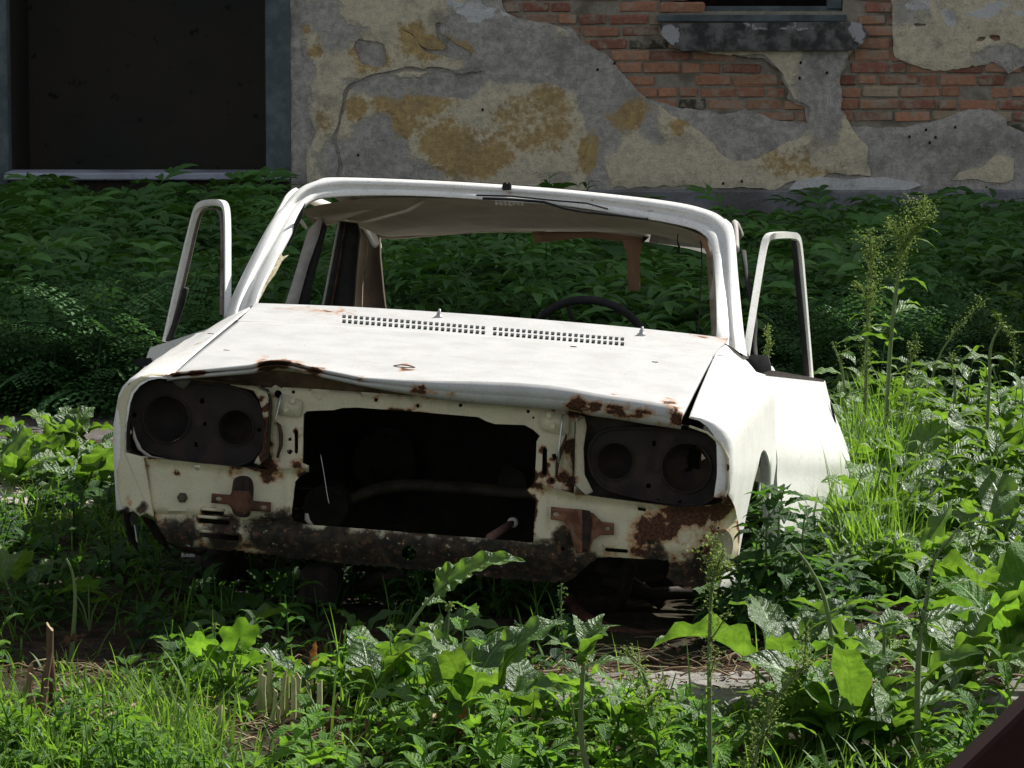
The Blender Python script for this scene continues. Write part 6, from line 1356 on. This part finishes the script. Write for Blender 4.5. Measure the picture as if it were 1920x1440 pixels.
# cut stalks
def stalks(name, px, py, items, label, mat='cut', cat='cut stalks'):
    o, g = plant(name, label, cat, px, py); r = random.Random(px)
    for (x, yb, yt, lean, rr) in items:
        b = G(x, yb); b[2] = float(gz(b[0], b[1])) - .01; sc = b[1] / FPX; lean = lean * 1.3 + r.uniform(-9, 9); rr = rr * r.uniform(.7, 1.15); yt = yt + r.uniform(-6, 8); H = (yb - yt) * sc * 1.22; R_ = rr * sc
        top = b + [lean * sc, r.uniform(-.01, .01), H]; V, F = qtube(np.array([b, b * .66 + top * .34 + [r.uniform(-.004, .004), 0, 0], b * .34 + top * .66 + [r.uniform(-.003, .003), 0, 0], top]) - g, [R_ * 1.15, R_, R_ * .92, R_ * .88], 8); V[-8:, 2] += (V[-8:, 0] - V[-8:, 0].mean()) * r.uniform(-1.6, 1.6) + np.array([r.uniform(-.3, .3) for _ in range(8)]) * R_; vg = Veg(); vg.add(V, F, np.clip(r.random() + (fbm(V * 60, 3, 3) - .5) * 1.2, 0, 1))
        n = 8; c = V[-n:].mean(0) - [0, 0, .004]; vg.add(np.concatenate([V[-n:], [c]]), np.array([(i, (i + 1) % n, n, n) for i in range(n)]), 1.0) if 0 else None
        s_ = vg.build('stalk', M[mat], o); cap = MB(); cap.add(np.concatenate([V[-n:] * [1, 1, 1], [c]]), [(i, (i + 1) % n, n) for i in range(n)]); mobj('cut_end', cap.verts(), cap.F, M['straw'], s_, attrs={'tint': np.full(n + 1, .9)})
stalks('cut_stalk_clump', 540, 1345, [(484, 1345, 1262, 4, 4.5), (497, 1350, 1270, 0, 5), (507, 1335, 1253, 3, 5.5), (512, 1360, 1290, -2, 4), (528, 1350, 1262, 0, 6), (541, 1345, 1272, 3, 6), (548, 1362, 1282, -2, 5), (559, 1355, 1278, 4, 6), (570, 1350, 1300, 2, 4), (583, 1348, 1278, 0, 6), (597, 1370, 1280, 9, 6.5), (608, 1365, 1298, 14, 4.5), (520, 1370, 1325, -4, 5), (600, 1290, 1248, 6, 5), (651, 1290, 1247, 2, 5)], 'bundle of pale green cut stalks standing in the sun left of the middle')
stalks('cut_stalk_clump', 70, 1345, [(50, 1345, 1255, 2, 7), (62, 1350, 1275, -3, 8), (72, 1345, 1235, 14, 8), (98, 1340, 1190, 3, 7), (78, 1350, 1285, 6, 7), (120, 1330, 1300, -10, 5)], 'withered brownish split stalks standing at the left edge', 'stalkbrown')
stalks('cut_stalk_clump', 310, 1385, [(300, 1380, 1330, -6, 5), (318, 1385, 1340, 2, 5), (330, 1370, 1318, -4, 6), (415, 1400, 1330, 3, 6), (409, 1385, 1325, -2, 4), (395, 1375, 1350, -12, 4)], 'short cut stalks low in the grass under the lobed leaves')
stalks('cut_stalk', 688, 1405, [(690, 1405, 1350, -5, 5)], 'single pinkish dry broken stalk at the bottom, right of the stalk bundle', 'straw', 'cut stalk')
stalks('cut_stalk', 843, 1352, [(843, 1352, 1312, 2, 6)], 'single thick green cut stalk near the left end of the kerb', 'cut', 'cut stalk')
stalks('cut_stalk', 1858, 1060, [(1855, 1060, 915, 8, 7)], 'tall pinkish frayed cut stalk among the docks at the right', 'straw', 'cut stalk')
# lying stalks
for (pts, lab, rr) in (([(185, 1352), (230, 1330), (282, 1312)], 'pale stalk lying slanting in the bottom left grass', .005), ([(760, 1372), (840, 1330), (925, 1292)], 'long pale stalk lying slanting towards the kerb', .007), ([(870, 1318), (930, 1314), (1010, 1318)], 'pink brown stalk lying flat along the kerb end', .006)):
    P3 = np.array([G(x, y, .03) for x, y in pts]); o = Veg(); V, F = qtube(catmull(P3, 4), rr, 7); o.add(V, F, .8); o.build('fallen_stalk', M['straw'], origin=None, label=lab, cat='stalk')
# withered leaves
for (px, py, ty, mat, az, el, lab) in ((590, 1300, 1275, 'dry', 60, 1.35, 'orange red withered leaf standing up among the cut stalks'), (612, 1410, 1400, 'drybrown', 30, .9, 'crumpled brown dead leaf low below the cut stalks'), (112, 1240, 1225, 'drybrown', 20, .2, 'reddish brown dead leaf in the shade by the withered stalks'), (860, 1420, 1400, 'dry', 70, .8, 'yellowed curled leaf at the bottom left of the kerb'), (690, 1322, 1310, 'drybrown', 10, .3, 'brown curled leaf under the folded green leaves')):
    g = G(px, py); H = (py - ty) * g[1] / FPX; vg = Veg(); q = blade(.075, .035, rad(az), el, -.3, (g[0], g[1], .02 + H), 12, 6, 'dock', .7, .35, 22, .4); vg.add(q[0], q[1], .6, q[2], q[3])
    V, F = qtube([(g[0], g[1], -.01), (g[0], g[1], .02 + H)], .002, 4); vg.add(V, F, .3); vg.build('dead_leaf', M[mat], label=lab, cat='dead leaf')
# dark rusty beam end poking up at the bottom right corner, close to the camera
p0, p1 = WY(1775, 1452, 7.6), WY(1935, 1298, 7.6); dv = (p1 - p0) / np.linalg.norm(p1 - p0); nv = np.array([dv[2], 0, -dv[0]])
b0 = p0 - dv * .25; b1 = p1 + dv * .2; V = []
for t_ in (0, .01, .05, .1): V.append(0)
mb = MB(); cc = (b0 + b1) / 2 + nv * .11 + [0, .0, 0]; ang = math.degrees(math.atan2(dv[2], dv[0])); L = np.linalg.norm(b1 - b0) / 2
mb.add(*box(cc, (L, .06, .11), _R('y', -ang), .008)); o = mb.build('rusty_beam', rust_mat('maroon_paint', (.022, .005, .004), (.034, .008, .006), (.026, .006, .005), 10, 0, .2), smooth=False, label='dark maroon metal beam slanting across the bottom right corner', cat='beam')
